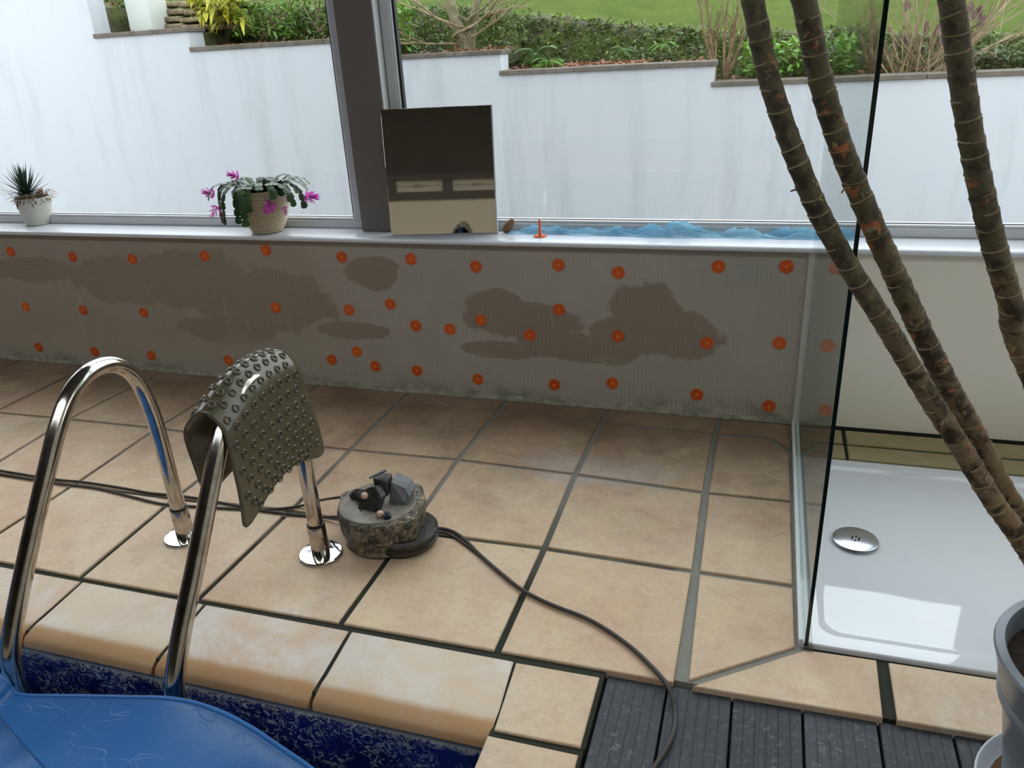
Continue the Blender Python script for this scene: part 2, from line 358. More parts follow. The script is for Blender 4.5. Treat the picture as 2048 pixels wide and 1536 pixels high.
def box(bm, x0, x1, y0, y1, z0, z1, bev=0, seg=2):
    r = bmesh.ops.create_cube(bm, size=1.0); vs_ = r['verts']
    for v in vs_:
        v.co = V(x0+(v.co.x+.5)*(x1-x0), y0+(v.co.y+.5)*(y1-y0), z0+(v.co.z+.5)*(z1-z0))
    if bev:
        es = list({e for v in vs_ for e in v.link_edges})
        bmesh.ops.bevel(bm, geom=es, offset=bev, segments=seg, affect='EDGES', profile=.5)
    return bm
def lathe(bm, c, prof, n=32, ax=None, squash=None):
    """prof: (radius, height) pairs; axis +Z unless ax given"""
    q = Vector((0,0,1)).rotation_difference(Vector(ax)) if ax is not None else None
    rings = []
    for r, z in prof:
        if r < 1e-6:
            p = V(0,0,z); p = q@p if q else p; rings.append([bm.verts.new(p+Vector(c))]); continue
        ring = []
        for i in range(n):
            a = 2*PI*i/n; k = squash(a) if squash else 1
            p = V(r*k*math.cos(a), r*k*math.sin(a), z); p = q@p if q else p
            ring.append(bm.verts.new(p+Vector(c)))
        rings.append(ring)
    for a, b in zip(rings, rings[1:]):
        for i in range(n):
            j = (i+1) % n
            if len(a) == 1 and len(b) == 1: continue
            if len(a) == 1: bm.faces.new((a[0], b[i], b[j]))
            elif len(b) == 1: bm.faces.new((a[i], a[j], b[0]))
            else: bm.faces.new((a[i], a[j], b[j], b[i]))
    return bm
def catmull(pts, sub=8):
    P = [Vector(p) for p in pts]; P = [2*P[0]-P[1]]+P+[2*P[-1]-P[-2]]; o = []
    for i in range(1, len(P)-2):
        for s in range(sub):
            t = s/sub; a, b, c, d = P[i-1], P[i], P[i+1], P[i+2]
            o.append(.5*((2*b)+(c-a)*t+(2*a-5*b+4*c-d)*t*t+(3*b-a-3*c+d)*t**3))
    o.append(P[-2]); return o
def tube(bm, pts, rad, n=12, cap=True):
    rings = []; up = None
    for i, p in enumerate(pts):
        d = (pts[min(i+1, len(pts)-1)]-pts[max(i-1, 0)]).normalized()
        if up is None: up = d.orthogonal().normalized()
        up = (up-d*up.dot(d)); up = up.normalized() if up.length > 1e-6 else d.orthogonal().normalized()
        s = d.cross(up); r = rad[i] if isinstance(rad, (list, tuple)) else rad
        rings.append([bm.verts.new(p+r*(math.cos(2*PI*k/n)*up+math.sin(2*PI*k/n)*s)) for k in range(n)])
    for a, b in zip(rings, rings[1:]):
        for i in range(n): bm.faces.new((a[i], a[(i+1) % n], b[(i+1) % n], b[i]))
    if cap: bm.faces.new(rings[0][::-1]); bm.faces.new(rings[-1])
    return bm
def inset_poly(P, d):
    n = len(P); o = []
    for i in range(n):
        a, b, c = P[i-1], P[i], P[(i+1) % n]
        e1 = (b-a).normalized(); e2 = (c-b).normalized(); n1 = V(-e1.y, e1.x); n2 = V(-e2.y, e2.x)
        m = (n1+n2); m = m.normalized() if m.length > 1e-6 else n1
        o.append(b+m*(d/max(.35, m.dot(n1))))
    return o
def slab(P, z0, z1, bev=.003):
    """P: CCW list of 2-D points"""
    bm = bmn(); P = [Vector(p[:2]) for p in P]
    Q = inset_poly(P, bev)
    Q2 = inset_poly(P, bev*.3)
    L = [[bm.verts.new((p.x, p.y, z)) for p in R_] for R_, z in ((P, z0), (P, z1-bev), (Q2, z1-bev*.3), (Q, z1))]
    n = len(P)
    for a, b in zip(L, L[1:]):
        for i in range(n): bm.faces.new((a[i], a[(i+1) % n], b[(i+1) % n], b[i]))
    bm.faces.new(L[-1]); bm.faces.new(L[0][::-1]); return bm

# ================================================================== THE ROOM
WY = 1.084                     # plane of the plastered wall under the window
ZS = .524                      # top of the sill
XL, XR, YB, ZC = -3.6, 3.4, -5.5, 2.9
floor = obj('floor', box(box(bmn(), XL, 1.211, -.17, WY+.1, -.12, -.0055), 1.211, XR, .016, WY+.1, -.12, -.0055), M['grout']); tag(floor, kind='structure')
# --- tile grid: measured joint crossings where the photograph shows them
U = .335
cross = {(0,0):(157,1157),(1,0):(393,1200),(2,0):(678,1250),(3,0):(992,1306),(1,1):(580,1021),(3,1):(1088,1096),(4,1):(1390,1143),
 (1,2):(700,899),(2,2):(915,919),(3,2):(1150,948),(4,2):(1410,985),(1,3):(797,803),(2,3):(996,820),(3,3):(1203,842),(4,3):(1430,867),(0,3):(610,789),(-1,3):(449,772),(-2,3):(297,757),(-1,2):(314,856),(-2,2):(137,838)}
def cr(i, j):
    if (i, j) in cross: p = at(*cross[(i, j)], 2, 0); return V(p.x, p.y)
    return V(i*U, j*U-.002)
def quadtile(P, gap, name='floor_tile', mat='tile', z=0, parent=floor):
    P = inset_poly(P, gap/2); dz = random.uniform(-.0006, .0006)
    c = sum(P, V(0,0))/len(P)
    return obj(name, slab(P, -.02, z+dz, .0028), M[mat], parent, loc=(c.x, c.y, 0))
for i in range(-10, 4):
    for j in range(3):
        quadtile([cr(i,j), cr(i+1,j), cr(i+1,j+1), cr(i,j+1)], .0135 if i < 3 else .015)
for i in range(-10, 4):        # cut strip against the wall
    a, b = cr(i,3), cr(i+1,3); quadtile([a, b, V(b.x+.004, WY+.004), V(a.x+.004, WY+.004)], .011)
XT = 1.545                     # left edge of the shower tray
c40 = V(4*U+.008, .012)
for j in range(3):             # cut tiles between the last full column and the tray
    a = cr(4,j) if j else V(1.347, .01); d = cr(4,j+1)
    a = a+V(.004, 0); d = d+V(.004, 0)
    if j == 0: quadtile([V(1.352, .006), V(XT, .146), V(XT-.002, .329), d], .013)
    elif j == 1: quadtile([a, V(XT-.002, .329), V(XT-.002, .658), d], .013)
    else: quadtile([a, V(XT-.002, .658), V(XT-.004, .905), V(1.486, .978), d], .011)
quadtile([cr(4,3)+V(.004,.002), V(1.486, .985), V(1.545, .915), V(1.556, WY), V(cr(4,3).x+.008, WY)], .010)
# strip tiles in front of the tray
quadtile([V(1.358, .0015), V(1.676, .0075), V(1.680, .150), V(1.556, .147)], .006)
xs = [1.698, 2.03, 2.37, 2.71, 3.05]
for a, b in zip(xs, xs[1:]): quadtile([V(a-.006, .0085), V(b-.02, .0135), V(b-.016, .152), V(a-.004, .150)], .006)
# algae-stained strips behind the tray
for k, (y0, y1) in enumerate(((.902, .985), (.990, 1.078))):
    xs = [1.56, 1.682, 2.02, 2.36, 2.70, 3.04]
    for a, b in zip(xs, xs[1:]): quadtile([V(a, y0), V(b, y0), V(b, y1), V(a, y1)], .010 if k else .008, mat='olive')
# corner tiles beside the deck and the pool
quadtile([V(1.052, -.178), V(1.209, -.176), V(1.209, -.009), V(1.042, -.011)], .010)
yy = -.182
for k in range(9):
    quadtile([V(1.045, yy-.335+(.0)), V(1.209, yy-.335), V(1.209, yy), V(1.045, yy)], .010); yy -= .335
kb = obj('trim_1', box(bmn(), 1.05, 1.209, -3.2, -.17, -.12, -.0055), M['grout']); tag(kb, kind='structure')
# --- bull-nosed coping along the pool edge
cop = thing('pool_coping', 'row of bull-nosed terracotta coping tiles along the pool edge', 'coping', (0, -.1, 0))
prof = [(-.014, -.02), (-.014, -.002), (-.017, 0), (-.130, 0), (-.150, -.0006), (-.160, -.0022), (-.170, -.0048), (-.179, -.0080), (-.1865, -.0125), (-.191, -.019), (-.192, -.027), (-.187, -.035), (-.178, -.038), (-.16, -.038)]
cj = [1.046]
for px in ((700,1262),(410,1207),(160,1165)): cj.append(at(*px, 2, 0).x)
while cj[-1] > XL: cj.append(cj[-1]-.332)
cj = cj[::-1]
for a, b in zip(cj, cj[1:]):
    bm = bmn(); xs = [a+.004, a+.0065, b-.0065, b-.004]; rings = []
    for q, x in enumerate(xs):
        ins = .002 if q in (0, 3) else 0
        sk = .016*0
        rings.append([bm.verts.new((x + (.010 if y < -.1 else 0), y + (ins if y < -.18 else 0), z-(ins if z > -.01 else 0))) for y, z in prof])
    for r1, r2 in zip(rings, rings[1:]):
        for k in range(len(prof)): bm.faces.new((r1[k], r1[(k+1) % len(prof)], r2[(k+1) % len(prof)], r2[k]))
    bm.faces.new(rings[0]); bm.faces.new(rings[-1][::-1])
    o = obj('coping_tile', bm, M['coping'], cop, loc=((a+b)/2, -.1, 0), smooth=True)
    m_ = o.modifiers.new('e', 'EDGE_SPLIT'); m_.split_angle = math.radians(40)
# mortar bed under the coping, pool walls, water
tag(obj('trim_2', box(bmn(), XL, 1.044, -.176, -.012, -.058, -.0385+.002), simple('mortar_lip', (190,186,176), .8)), kind='structure')
tag(obj('wall_pool', box(bmn(), XL, 1.06, -.178, -.02, -1.3, -.0575), M['liner']), kind='structure')
tag(obj('wall_pool_side', box(bmn(), 1.05, 1.2, -3.2, -.178, -1.3, -.02), M['liner']), kind='structure')
tag(obj('wall_pool_left', box(bmn(), XL-.1, XL, -3.3, -.02, -1.35, -.12), M['liner']), kind='structure')
tag(obj('floor_pool', box(bmn(), XL, 1.06, -3.3, -.17, -1.35, -1.3), M['liner']), kind='structure')
tag(obj('wall_pool_back', box(bmn(), XL, 1.2, -3.3, -3.2, -1.3, -.02), M['liner']), kind='structure')
wt = NT('dark_pool_water'); wt.col(lin((10,22,50))); wt.set(Roughness=.08); wt.bump(wt.noise(6, 3), .1, .01)
tag(obj('pool_water', box(bmn(), XL+.01, 1.045, -3.19, -.185, -1.295, -.62), wt.m), 'dark still water low inside the swimming pool', 'water', kind='stuff')
tag(obj('floor_back', box(bmn(), XL, XR, YB, -3.3, -.12, -.002), M['tile']), kind='structure')
# --- deck
deck = thing('deck', 'dark grey grooved composite deck beside the terracotta tiles', 'deck', (1.8, -1, -.012))
ed = [at(x, y, 2, -.010).x for x, y in ((1205,1345),(1335,1372),(1465,1392),(1605,1412),(1755,1437),(1905,1462))]
ed[0] = 1.213
while ed[-1] < XR-.12: ed.append(ed[-1]+.114)
for k, (a, b) in enumerate(zip(ed, ed[1:])):
    g = .0035 if k != 1 else .0035
    bm = bmn(); x0, x1 = a+g*.6, b-g*.6; y0, y1 = -3.28, .003+(.5*(a+b)-1.2)*.017; ng = 6
    # grooved top profile
    prof2 = [(x0, -.034), (x0, -.0135), (x0+.0015, -.012)]
    for q in range(1, ng):
        xc = x0+(x1-x0)*q/ng; prof2 += [(xc-.0012, -.012), (xc, -.0128), (xc+.0012, -.012)]
    prof2 += [(x1-.0015, -.012), (x1, -.0135), (x1, -.034)]
    A = [bm.verts.new((x, y0, z)) for x, z in prof2]; B = [bm.verts.new((x, y1, z)) for x, z in prof2]; n = len(prof2)
    for q in range(n): bm.faces.new((A[q], A[(q+1) % n], B[(q+1) % n], B[q]))
    bm.faces.new(A); bm.faces.new(B[::-1])
    obj('deck_board', bm, M['deck'], deck, loc=((a+b)/2, -1, -.012))
tag(obj('floor_deck_bed', box(bmn(), 1.2, XR, -3.3, .03, -.14, -.035), simple('dark_void', (20,20,18), .9)), kind='structure')

# --- wall under the window
plw = obj('wall_front', box(bmn(), XL, 1.558, WY, WY+.12, -.1, ZS-.014), M['plaster']); tag(plw, kind='structure')
bm = bmn()                       # ragged base edge of the plaster
rag = [(XL+(1.556-XL)*i/300) for i in range(301)]; lo = []; hi = []
for x in rag:
    h = .006+.010*noise.noise((x*5, 0, 0))+.006*noise.noise((x*31, 3, 0)); h = max(h, .0015)
    lo.append((bm.verts.new((x, WY-.001, -.004)), bm.verts.new((x, WY-.004, h*.3)), bm.verts.new((x, WY-.003, h)), bm.verts.new((x, WY+.001, h+.012))))
for a, b in zip(lo, lo[1:]):
    for k in range(3): bm.faces.new((a[k], b[k], b[k+1], a[k+1]))
obj('plaster_lip', bm, simple('crumbly_plaster', (186,180,162), .9, rgb2=(140,136,122), scale=25, bump=.5), plw)
obj('smooth_panel', box(bmn(), 1.558, XR, WY-.001, WY+.12, .004, ZS-.014), M['cream'], plw)
obj('panel_seal', box(bmn(), 1.57, XR, WY-.004, WY+.05, -.004, .006), simple('black_mould_joint', (34,34,24), .9), plw)
bd = bmn(); tube(bd, [V(1.551, WY-.002, z) for z in (.002, .15, .3, .45, ZS-.015)], [.0065, .005, .0055, .005, .006], 10); obj('corner_bead', bd, M['bead'], plw, smooth=True)
# sill
bm = bmn(); pr = [(1.19, ZS-.014), (1.19, ZS), (1.064, ZS), (1.058, ZS-.002), (1.056, ZS-.006), (1.058, ZS-.013), (1.062, ZS-.0145)]
for x in (XL, XR): pass
A = [bm.verts.new((XL, y, z)) for y, z in pr]; B = [bm.verts.new((XR, y, z)) for y, z in pr]
for q in range(len(pr)): bm.faces.new((A[q], A[(q+1) % len(pr)], B[(q+1) % len(pr)], B[q]))
bm.faces.new(A); bm.faces.new(B[::-1])
tag(obj('trim_3', bm, M['white']), kind='structure')
# window frames and glass
YF, YG = 1.187, 1.212          # frame face, glass plane
ZT = 2.78                      # head of the windows
MX = 2.15                    # next mullion to the right
def rail(bm, x0, x1, z0, z1, y0=YF, y1=YF+.06): box(bm, x0, x1, y0, y1, z0, z1, .003)
def window(n, x0, x1, right_gasket=True):
    root = bpy.data.objects.new('window_%d' % n, None); COL.objects.link(root); root['_o'] = (x0, YG, ZS); root.location = V(x0, YG, ZS)*K; root['kind'] = 'structure'
    bm = bmn(); rail(bm, x0, x1, ZS, ZS+.024); box(bm, x0, x1, YF+.006, YF+.05, ZS+.022, ZS+.032, .003); obj('bottom_rail', bm, M['frame'], root)
    bm = bmn(); rail(bm, x0, x1, ZT-.05, ZT); obj('top_rail', bm, M['frame'], root)
    for s, xa, xb in ((0, x0, x0+.030), (1, x1-.030, x1)):
        bm = bmn(); rail(bm, xa, xb, ZS+.022, ZT-.04); obj('stile', bm, M['frame'], root)
        xe = xb if s == 0 else xa-.006
        obj('glazing_bead', box(bmn(), xe, xe+.006, YF+.004, YF+.02, ZS+.03, ZT-.05, .001), M['rail'], root)
        xg = xe+.006 if s == 0 else xe-.007
        obj('gasket', box(bmn(), xg, xg+.007, YF+.012, YG+.004, ZS+.032, ZT-.05), M['seal'], root)
    obj('gasket', box(bmn(), x0+.03, x1-.03, YF+.022, YG+.004, ZS+.032, ZS+.0335), M['seal'], root)
    obj('glass', box(bmn(), x0+.03, x1-.03, YG, YG+.004, ZS+.03, ZT-.04), M['pane'], root)
    return root
window(1, -1.95, .196)
window(2, .330, MX)
window(3, MX+.06, XR)
window(4, XL, -2.01)
def column(x0, x1, n):
    bm = bmn(); box(bm, x0, x1, 1.148, 1.25, ZS, ZC, .004); o = obj('trim_%d' % n, bm, M['column']); tag(o, kind='structure')
    obj('side_lining', box(bmn(), x1, x1+.004, 1.150, YF, ZS, ZC, .001), M['frame'], o)
column(.206, .326, 4); column(MX, MX+.06, 5); column(-2.01, -1.95, 6)
tag(obj('wall_front_head', box(bmn(), XL, XR, WY, WY+.14, ZT, ZC+.1), M['ceil']), kind='structure')
# other walls, ceiling with added roof glazing that brightens the room
tag(obj('wall_left', box(bmn(), XL-.1, XL, YB, WY+.14, -.12, ZC), M['wood']), kind='structure')
wr = bmn(); box(wr, XR, XR+.1, YB, WY+.14, -.12, 1.1); box(wr, XR, XR+.1, YB, WY+.14, 1.9, ZC); box(wr, XR, XR+.1, YB, -.5, 1.1, 1.9); box(wr, XR, XR+.1, .5, WY+.14, 1.1, 1.9)
wr = obj('wall_right', wr, M['roomcream']); tag(wr, kind='structure')
obj('added_side_glass', box(bmn(), XR+.04, XR+.045, -.5, .5, 1.1, 1.9), M['pane'], wr)  # unseen side window, added to brighten the shower end
GX0, GX1, GY0, GY1 = -3.4, 3.2, -2.4, -1.35
ce = bmn()
for a in ((XL-.1, XR+.1, GY1, WY+.2), (XL-.1, XR+.1, YB-.1, GY0), (XL-.1, GX0, GY0, GY1), (GX1, XR+.1, GY0, GY1)): box(ce, a[0], a[1], a[2], a[3], ZC, ZC+.1)
for k in range(1, 6): x = GX0+(GX1-GX0)*k/6; box(ce, x-.02, x+.02, GY0, GY1, ZC, ZC+.08)
tag(obj('ceiling', ce, M['ceil']), kind='structure')
obj('added_roof_glass', box(bmn(), GX0, GX1, GY0, GY1, ZC+.04, ZC+.05), M['pane'], bpy.data.objects['ceiling'])
bw = bmn(); box(bw, XL-.1, XR+.1, YB-.1, YB, -.12, .58); wb = obj('wall_back', bw, M['roomcream']); tag(wb, kind='structure')
obj('dark_cladding', box(bmn(), XL, XR, YB-.1, YB-.02, .80, ZC), M['ceil'], wb)
bm = bmn(); box(bm, XL, XR, YB-.05, YB+.03, .58, .67); box(bm, XL, XR, YB-.05, YB+.03, .80, .86)
for x in (-.60, .035, .66, 1.28, -1.2, 1.9, -1.8): box(bm, x-.055, x+.055, YB-.05, YB+.02, .66, .81)
obj('beam', bm, M['wood'], wb)
obj('recess_panel', box(bmn(), XL, XR, YB-.1, YB-.04, .58, .81), M['roomcream'], wb)
bm = bmn()
for x in (-.30, .36):
    tube(bm, [V(x-.25, YB, 0.735), V(x+.25, YB, 0.735)], .0025, 6)
    for q in (-.035, 0, .035): tube(bm, [V(x+q+.02*math.cos(a), YB, 0.735+.014*math.sin(a)) for a in [2*PI*k/12 for k in range(13)]], .002, 5)
obj('iron_ornament', bm, M['seal'], wb)

# ================================================================== SHOWER
tr = thing('shower_tray', 'glossy white low shower tray set flush with the terracotta tiles', 'shower tray', (1.9, .5, 0))
TX0, TX1, TY0, TY1 = 1.546, 2.60, .156, .886
def rrect(x0, x1, y0, y1, r, n=8):
    o = []
    for cx, cy, a0 in ((x1-r, y1-r, 0), (x0+r, y1-r, PI/2), (x0+r, y0+r, PI), (x1-r, y0+r, 1.5*PI)):
        for k in range(n+1): a = a0+PI/2*k/n; o.append((cx+r*math.cos(a), cy+r*math.sin(a)))
    return o
bm = bmn(); loops = []
for d, r, z in ((0, .004, -.02), (0, .004, .003), (.002, .005, .0055), (.034, .03, .0058), (.038, .03, .0050), (.044, .034, -.0005), (.05, .036, -.0015), (.055, .038, -.0016), (.3, .03, -.0016)):
    loops.append([bm.verts.new((x, y, z)) for x, y in rrect(TX0+d, TX1-d, TY0+d, TY1-d, r)])
for a, b in zip(loops, loops[1:]):
    for i in range(len(a)): bm.faces.new((a[i], a[(i+1) % len(a)], b[(i+1) % len(a)], b[i]))
bm.faces.new(loops[-1]); obj('basin', bm, M['tray'], tr, smooth=True)
dc = at(1711, 1078, 2, .006)
dr = obj('drain_cover', lathe(bmn(), (dc.x, dc.y, -.002), [(.0, .0), (.045, 0), (.048, .006), (.047, .0085), (.0455, .0093), (0, .0096)], 48), M['drain'], tr, smooth=True); tag(dr, 'round chrome drain cover with six small holes')
bm = bmn()
for k in range(6):
    a = k*PI/3+.3; lathe(bm, (dc.x+.008*math.cos(a), dc.y+.008*math.sin(a), .0075), [(.0022, 0), (.0022, .0012), (0, .0012)], 8)
obj('drain_hole', bm, M['seal'], dr)
gp = thing('shower_screen', 'tall clear glass shower screen with dark green edge, beside the white tray', 'shower screen', (1.56, .6, 0))
GXc = 1.557
obj('pane', box(bmn(), GXc-.003, GXc+.003, .1505, WY-.004, .008, 1.9), M['shower'], gp)
obj('front_edge', box(bmn(), GXc-.0032, GXc+.0032, .1470, .1505, .008, 1.9), M['edge'], gp)
bm = bmn(); box(bm, GXc-.013, GXc-.0045, .156, WY-.002, -.001, .012, .002); obj('floor_channel', bm, M['rail'], gp)
bm = bmn(); box(bm, GXc+.004, GXc+.012, .156, .885, -.001, .008, .002); obj('inner_seal', bm, M['rail'], gp)
obj('wall_channel', box(bmn(), GXc-.004, GXc+.004, WY-.010, WY-.002, .012, ZS-.002, .001), M['rail'], gp)
obj('foot_clip', box(bmn(), GXc-.004, GXc+.012, .142, .152, .001, .007, .001), simple('dirty_clip', (70,66,52), .7), gp)

# ================================================================== ORANGE FIXING DISCS
def disc_mesh():
    bm = bmn(); lathe(bm, (0,0,0), [(.0, .0026), (.0055, .0026), (.0060, .0034), (.0072, .0034), (.0080, .0022), (.0150, .0022), (.0158, .0036), (.0175, .0040), (.0190, .0034), (.0195, .0), (.0, -.001)], 28)
    for k in range(4):
        a = k*PI/2+.4; m = Matrix.Rotation(a, 4, 'Z'); 
        r = bmesh.ops.create_cube(bm, size=1.0)['verts']
        for v in r: v.co = m@V(.0115+v.co.x*.006, v.co.y*.0016, .0022+v.co.z*.0016)
    return bm
def pin_mesh():
    bm = bmn(); lathe(bm, (0,0,0), [(0, .0040), (.0036, .0040), (.0042, .0036), (.0042, .002), (0, .002)], 12)
    r = bmesh.ops.create_cube(bm, size=1.0)['verts']
    for v in r: v.co = V(v.co.x*.0062, v.co.y*.0014, .0042+v.co.z*.0010)
    return bm
rows = [('top row', [(22,503),(146,514),(265,518),(410,512),(532,500),(684,514),(822,518),(952,533),(1117,530),(1237,545),(1437,533),(1573,533)]),
 ('middle row', [(52,613),(167,620),(288,625),(552,615),(698,620),(781,608),(832,651),(900,658),(962,640),(1060,670),(1118,619),(1236,672),(1414,686),(1559,686)]),
 ('bottom row', [(78,694),(190,703),(303,710),(457,720),(664,719),(714,703),(751,732),(834,741),(956,758),(1109,769),(1225,766),(1394,789),(1538,812)])]
ORD = ['leftmost','second from the left','third from the left','fourth from the left','fifth from the left','sixth from the left','seventh from the left',
       'seventh from the right','sixth from the right','fifth from the right','fourth from the right','third from the right','second from the right','rightmost']
proto = None
for rn, pts in rows:
    n = len(pts)
    for k, (px, py) in enumerate(pts):
        p = at(px, py, 1, WY); nth = ORD[k] if k < n/2 else ORD[14-(n-k)]
        lab = 'orange plastic fixing disc on the plaster wall, %s, %s' % (rn, nth)
        if proto is None:
            t_ = thing('fixing_disc', lab, 'wall fixing', (0,0,0), 'orange fixing discs on the bare plaster wall')
            a_ = obj('washer', disc_mesh(), M['orange'], t_, smooth=True); b_ = obj('pin_head', pin_mesh(), M['orange2'], t_)
            m_ = a_.modifiers.new('e', 'EDGE_SPLIT'); m_.split_angle = math.radians(50)
            proto = (t_, a_, b_); r = t_
        else:
            r = proto[0].copy(); COL.objects.link(r); r['label'] = lab
            for c in proto[1:]: d = c.copy(); COL.objects.link(d); d.parent = r
        r.location = V(p.x, WY, p.z)*K; r.rotation_euler = (PI/2, random.uniform(0, 6), 0)
        r.rotation_euler = (Matrix.Rotation(PI/2, 3, 'X')@Matrix.Rotation(random.uniform(0, 6), 3, 'Z')).to_euler(); r.scale = (.95,)*3

# ================================================================== POOL LADDER
lad = thing('pool_ladder', 'pair of hooped polished steel pool ladder handrails at the pool edge', 'pool ladder', (.33, 0, 0))
base_path = [(0,.190,.004),(0,.190,.104),(0,.190,.263),(0,.183,.36),(0,.163,.434),(0,.119,.478),(0,.06,.488),(0,.003,.466),(0,-.047,.418),(0,-.105,.34),(0,-.176,.239),(0,-.237,.147),(0,-.279,.076),(0,-.293,.03),(0,-.297,-.02),(0,-.290,-.09),(0,-.272,-.16),(0,-.262,-.26),(0,-.262,-.6)]
TR = .0172
for X, yo in ((.150, 0), (.513, .012)):
    pts = catmull([(X, y+(yo if z > -.05 and y > -.2 else yo*.5), z) for _, y, z in base_path], 8)
    r = obj('handrail', tube(bmn(), pts, TR, 24), M['steel'], lad, smooth=True)
    yb = .190+yo
    bm = bmn(); lathe(bm, (X, yb, .004), [(TR+.0002, .0), (TR+.0035, .0), (TR+.0035, .072), (TR+.002, .076), (TR, .076)], 28); obj('sleeve', bm, M['steel'], r, smooth=True)
    bm = bmn(); lathe(bm, (X, yb, .080), [(TR-.001, 0), (TR+.003, 0), (TR+.003, .004), (TR-.001, .004)], 28); obj('rubber_ring', bm, M['seal'], r)
    bm = bmn(); lathe(bm, (X, yb, .0005), [(TR, 0), (.048, 0), (.049, .004), (.0475, .0062), (.046, .0065), (TR, .0065)], 48); obj('base_flange', bm, M['flange'], r, smooth=True)
for z in (-.2, -.42):
    obj('tread', box(bmn(), .150, .513, -.29, -.235, z-.012, z+.012, .004), M['steel'], lad)

# ================================================================== BATH MAT
mt = thing('bath_mat', 'olive grey plastic suction mat draped over the right ladder rail', 'bath mat', (.513, .06, .25))
def mpt(px, py, X): return at(px, py, 0, X)
n_b = mpt(412, 1000, .430); n_sl = mpt(368, 862, .452); n_t = mpt(404, 828, .502); n_sr = mpt(446, 866, .531); n_r = mpt(488, 1072, .548)
f_t = mpt(556, 698, .505); f_sr = mpt(594, 730, .536); f_r = mpt(652, 915, .562)
f_sl = V(.462, f_t.y-.01, f_t.z-.025); f_b = V(.440, f_sl.y+.03, f_sl.z-.17)
def crv(P, t):                 # t in 0..1 over the polyline (centripetal-ish smooth)
    Q = crv.cache.setdefault(id(P), catmull(P, 16)); x = t*(len(Q)-1); i = min(int(x), len(Q)-2); return Q[i].lerp(Q[i+1], x-i)
crv.cache = {}
near = [n_b, (n_b+n_sl)/2+V(-.004,0,0), n_sl, n_t, n_sr, n_sr.lerp(n_r, .33)+V(.005,0,0), n_sr.lerp(n_r, .66)+V(.006,0,0), n_r]
far = [f_b, (f_b+f_sl)/2, f_sl, f_t, f_sr, f_sr.lerp(f_r, .33)+V(.004,0,0), f_sr.lerp(f_r, .66)+V(.006,0,0), f_r]
NS, NTt = 28, 84
def matp(s, t):
    p = crv(near, t).lerp(crv(far, t), s)
    # sag between the ends follows the hoop, bottom edge is scooped
    if t > .5:
        k = (t-.5)*2; p += V(.006*math.sin(s*PI)*k, 0, .050*math.sin(PI*min(1, max(0, (s-.02)/.98)))*k**5*1.0 )
    hoop = math.sin(PI*s)*.028*math.exp(-((t-.43)/.26)**2); p.z += hoop
    return p
def matmap(s, t):              # rounded corners
    r = .11
    a, b = s, t
    def rc(a, b, ca, cb, ra, rb):
        u = (a-ca)/ra; v = (b-cb)/rb
        if u > 0 and v > 0:
            m = max(u, v); l = math.hypot(u, v); return ca+u*m/l*ra, cb+v*m/l*rb
        return a, b
    ra, rb = .16, .055
    a, b = rc(a, b, 1-ra, 1-rb, ra, rb)
    a2, b = rc(1-a, b, 1-ra, 1-rb, ra, rb); a = 1-a2
    a, b2 = rc(a, 1-b, 1-ra, 1-rb, ra, rb); b = 1-b2
    a2, b2 = rc(1-a, 1-b, 1-ra, 1-rb, ra, rb); return 1-a2, 1-b2
bm = bmn(); G = [[bm.verts.new(matp(*matmap(i/NS, j/NTt))) for j in range(NTt+1)] for i in range(NS+1)]
for i in range(NS):
    for j in range(NTt): bm.faces.new((G[i][j], G[i+1][j], G[i+1][j+1], G[i][j+1]))
sheet = obj('sheet', bm, M['mat'], mt, smooth=True)
sm = sheet.modifiers.new('s', 'SOLIDIFY'); sm.thickness = .0025*K; sm.offset = 0
bm = bmn(); NN = 14; prof3 = [(0, .0002), (.0048, .0002), (.0054, .0030), (.0068, .0042), (.0084, .0030), (.0096, 0)]
lathe(bm, (0,0,0), prof3, NN)
cup_me = bpy.data.meshes.new('suction_cup')
for v in bm.verts: v.co *= K
bmesh.ops.recalc_face_normals(bm, faces=bm.faces[:]); bm.to_mesh(cup_me); bm.free(); cup_me.shade_smooth(); cup_me.materials.append(M['mat'])
ns = 8; ntc = 19
for j in range(ntc):
    for i in range(ns):
        s = .08+.84*(i+(.25 if j % 2 else -.25)+.25)/(ns-.5); t = .035+.93*j/(ntc-1)
        if (s < .14 or s > .86) and (t < .05 or t > .95): continue
        p = matp(s, t); du = matp(min(1, s+.01), t)-p; dv = matp(s, min(1, t+.01))-p
        nrm = du.cross(dv).normalized()
        if (t < .4 and nrm.x > 0) or (t > .55 and nrm.x < 0) or (.4 <= t <= .55 and nrm.z < 0): nrm = -nrm
        c = bpy.data.objects.new('suction_cup', cup_me); COL.objects.link(c); c.parent = mt
        c.location = (p-Vector(mt['_o'])+nrm*.001)*K; c.rotation_euler = V(0,0,1).rotation_difference(nrm).to_euler(); c.scale = (.9,)*3

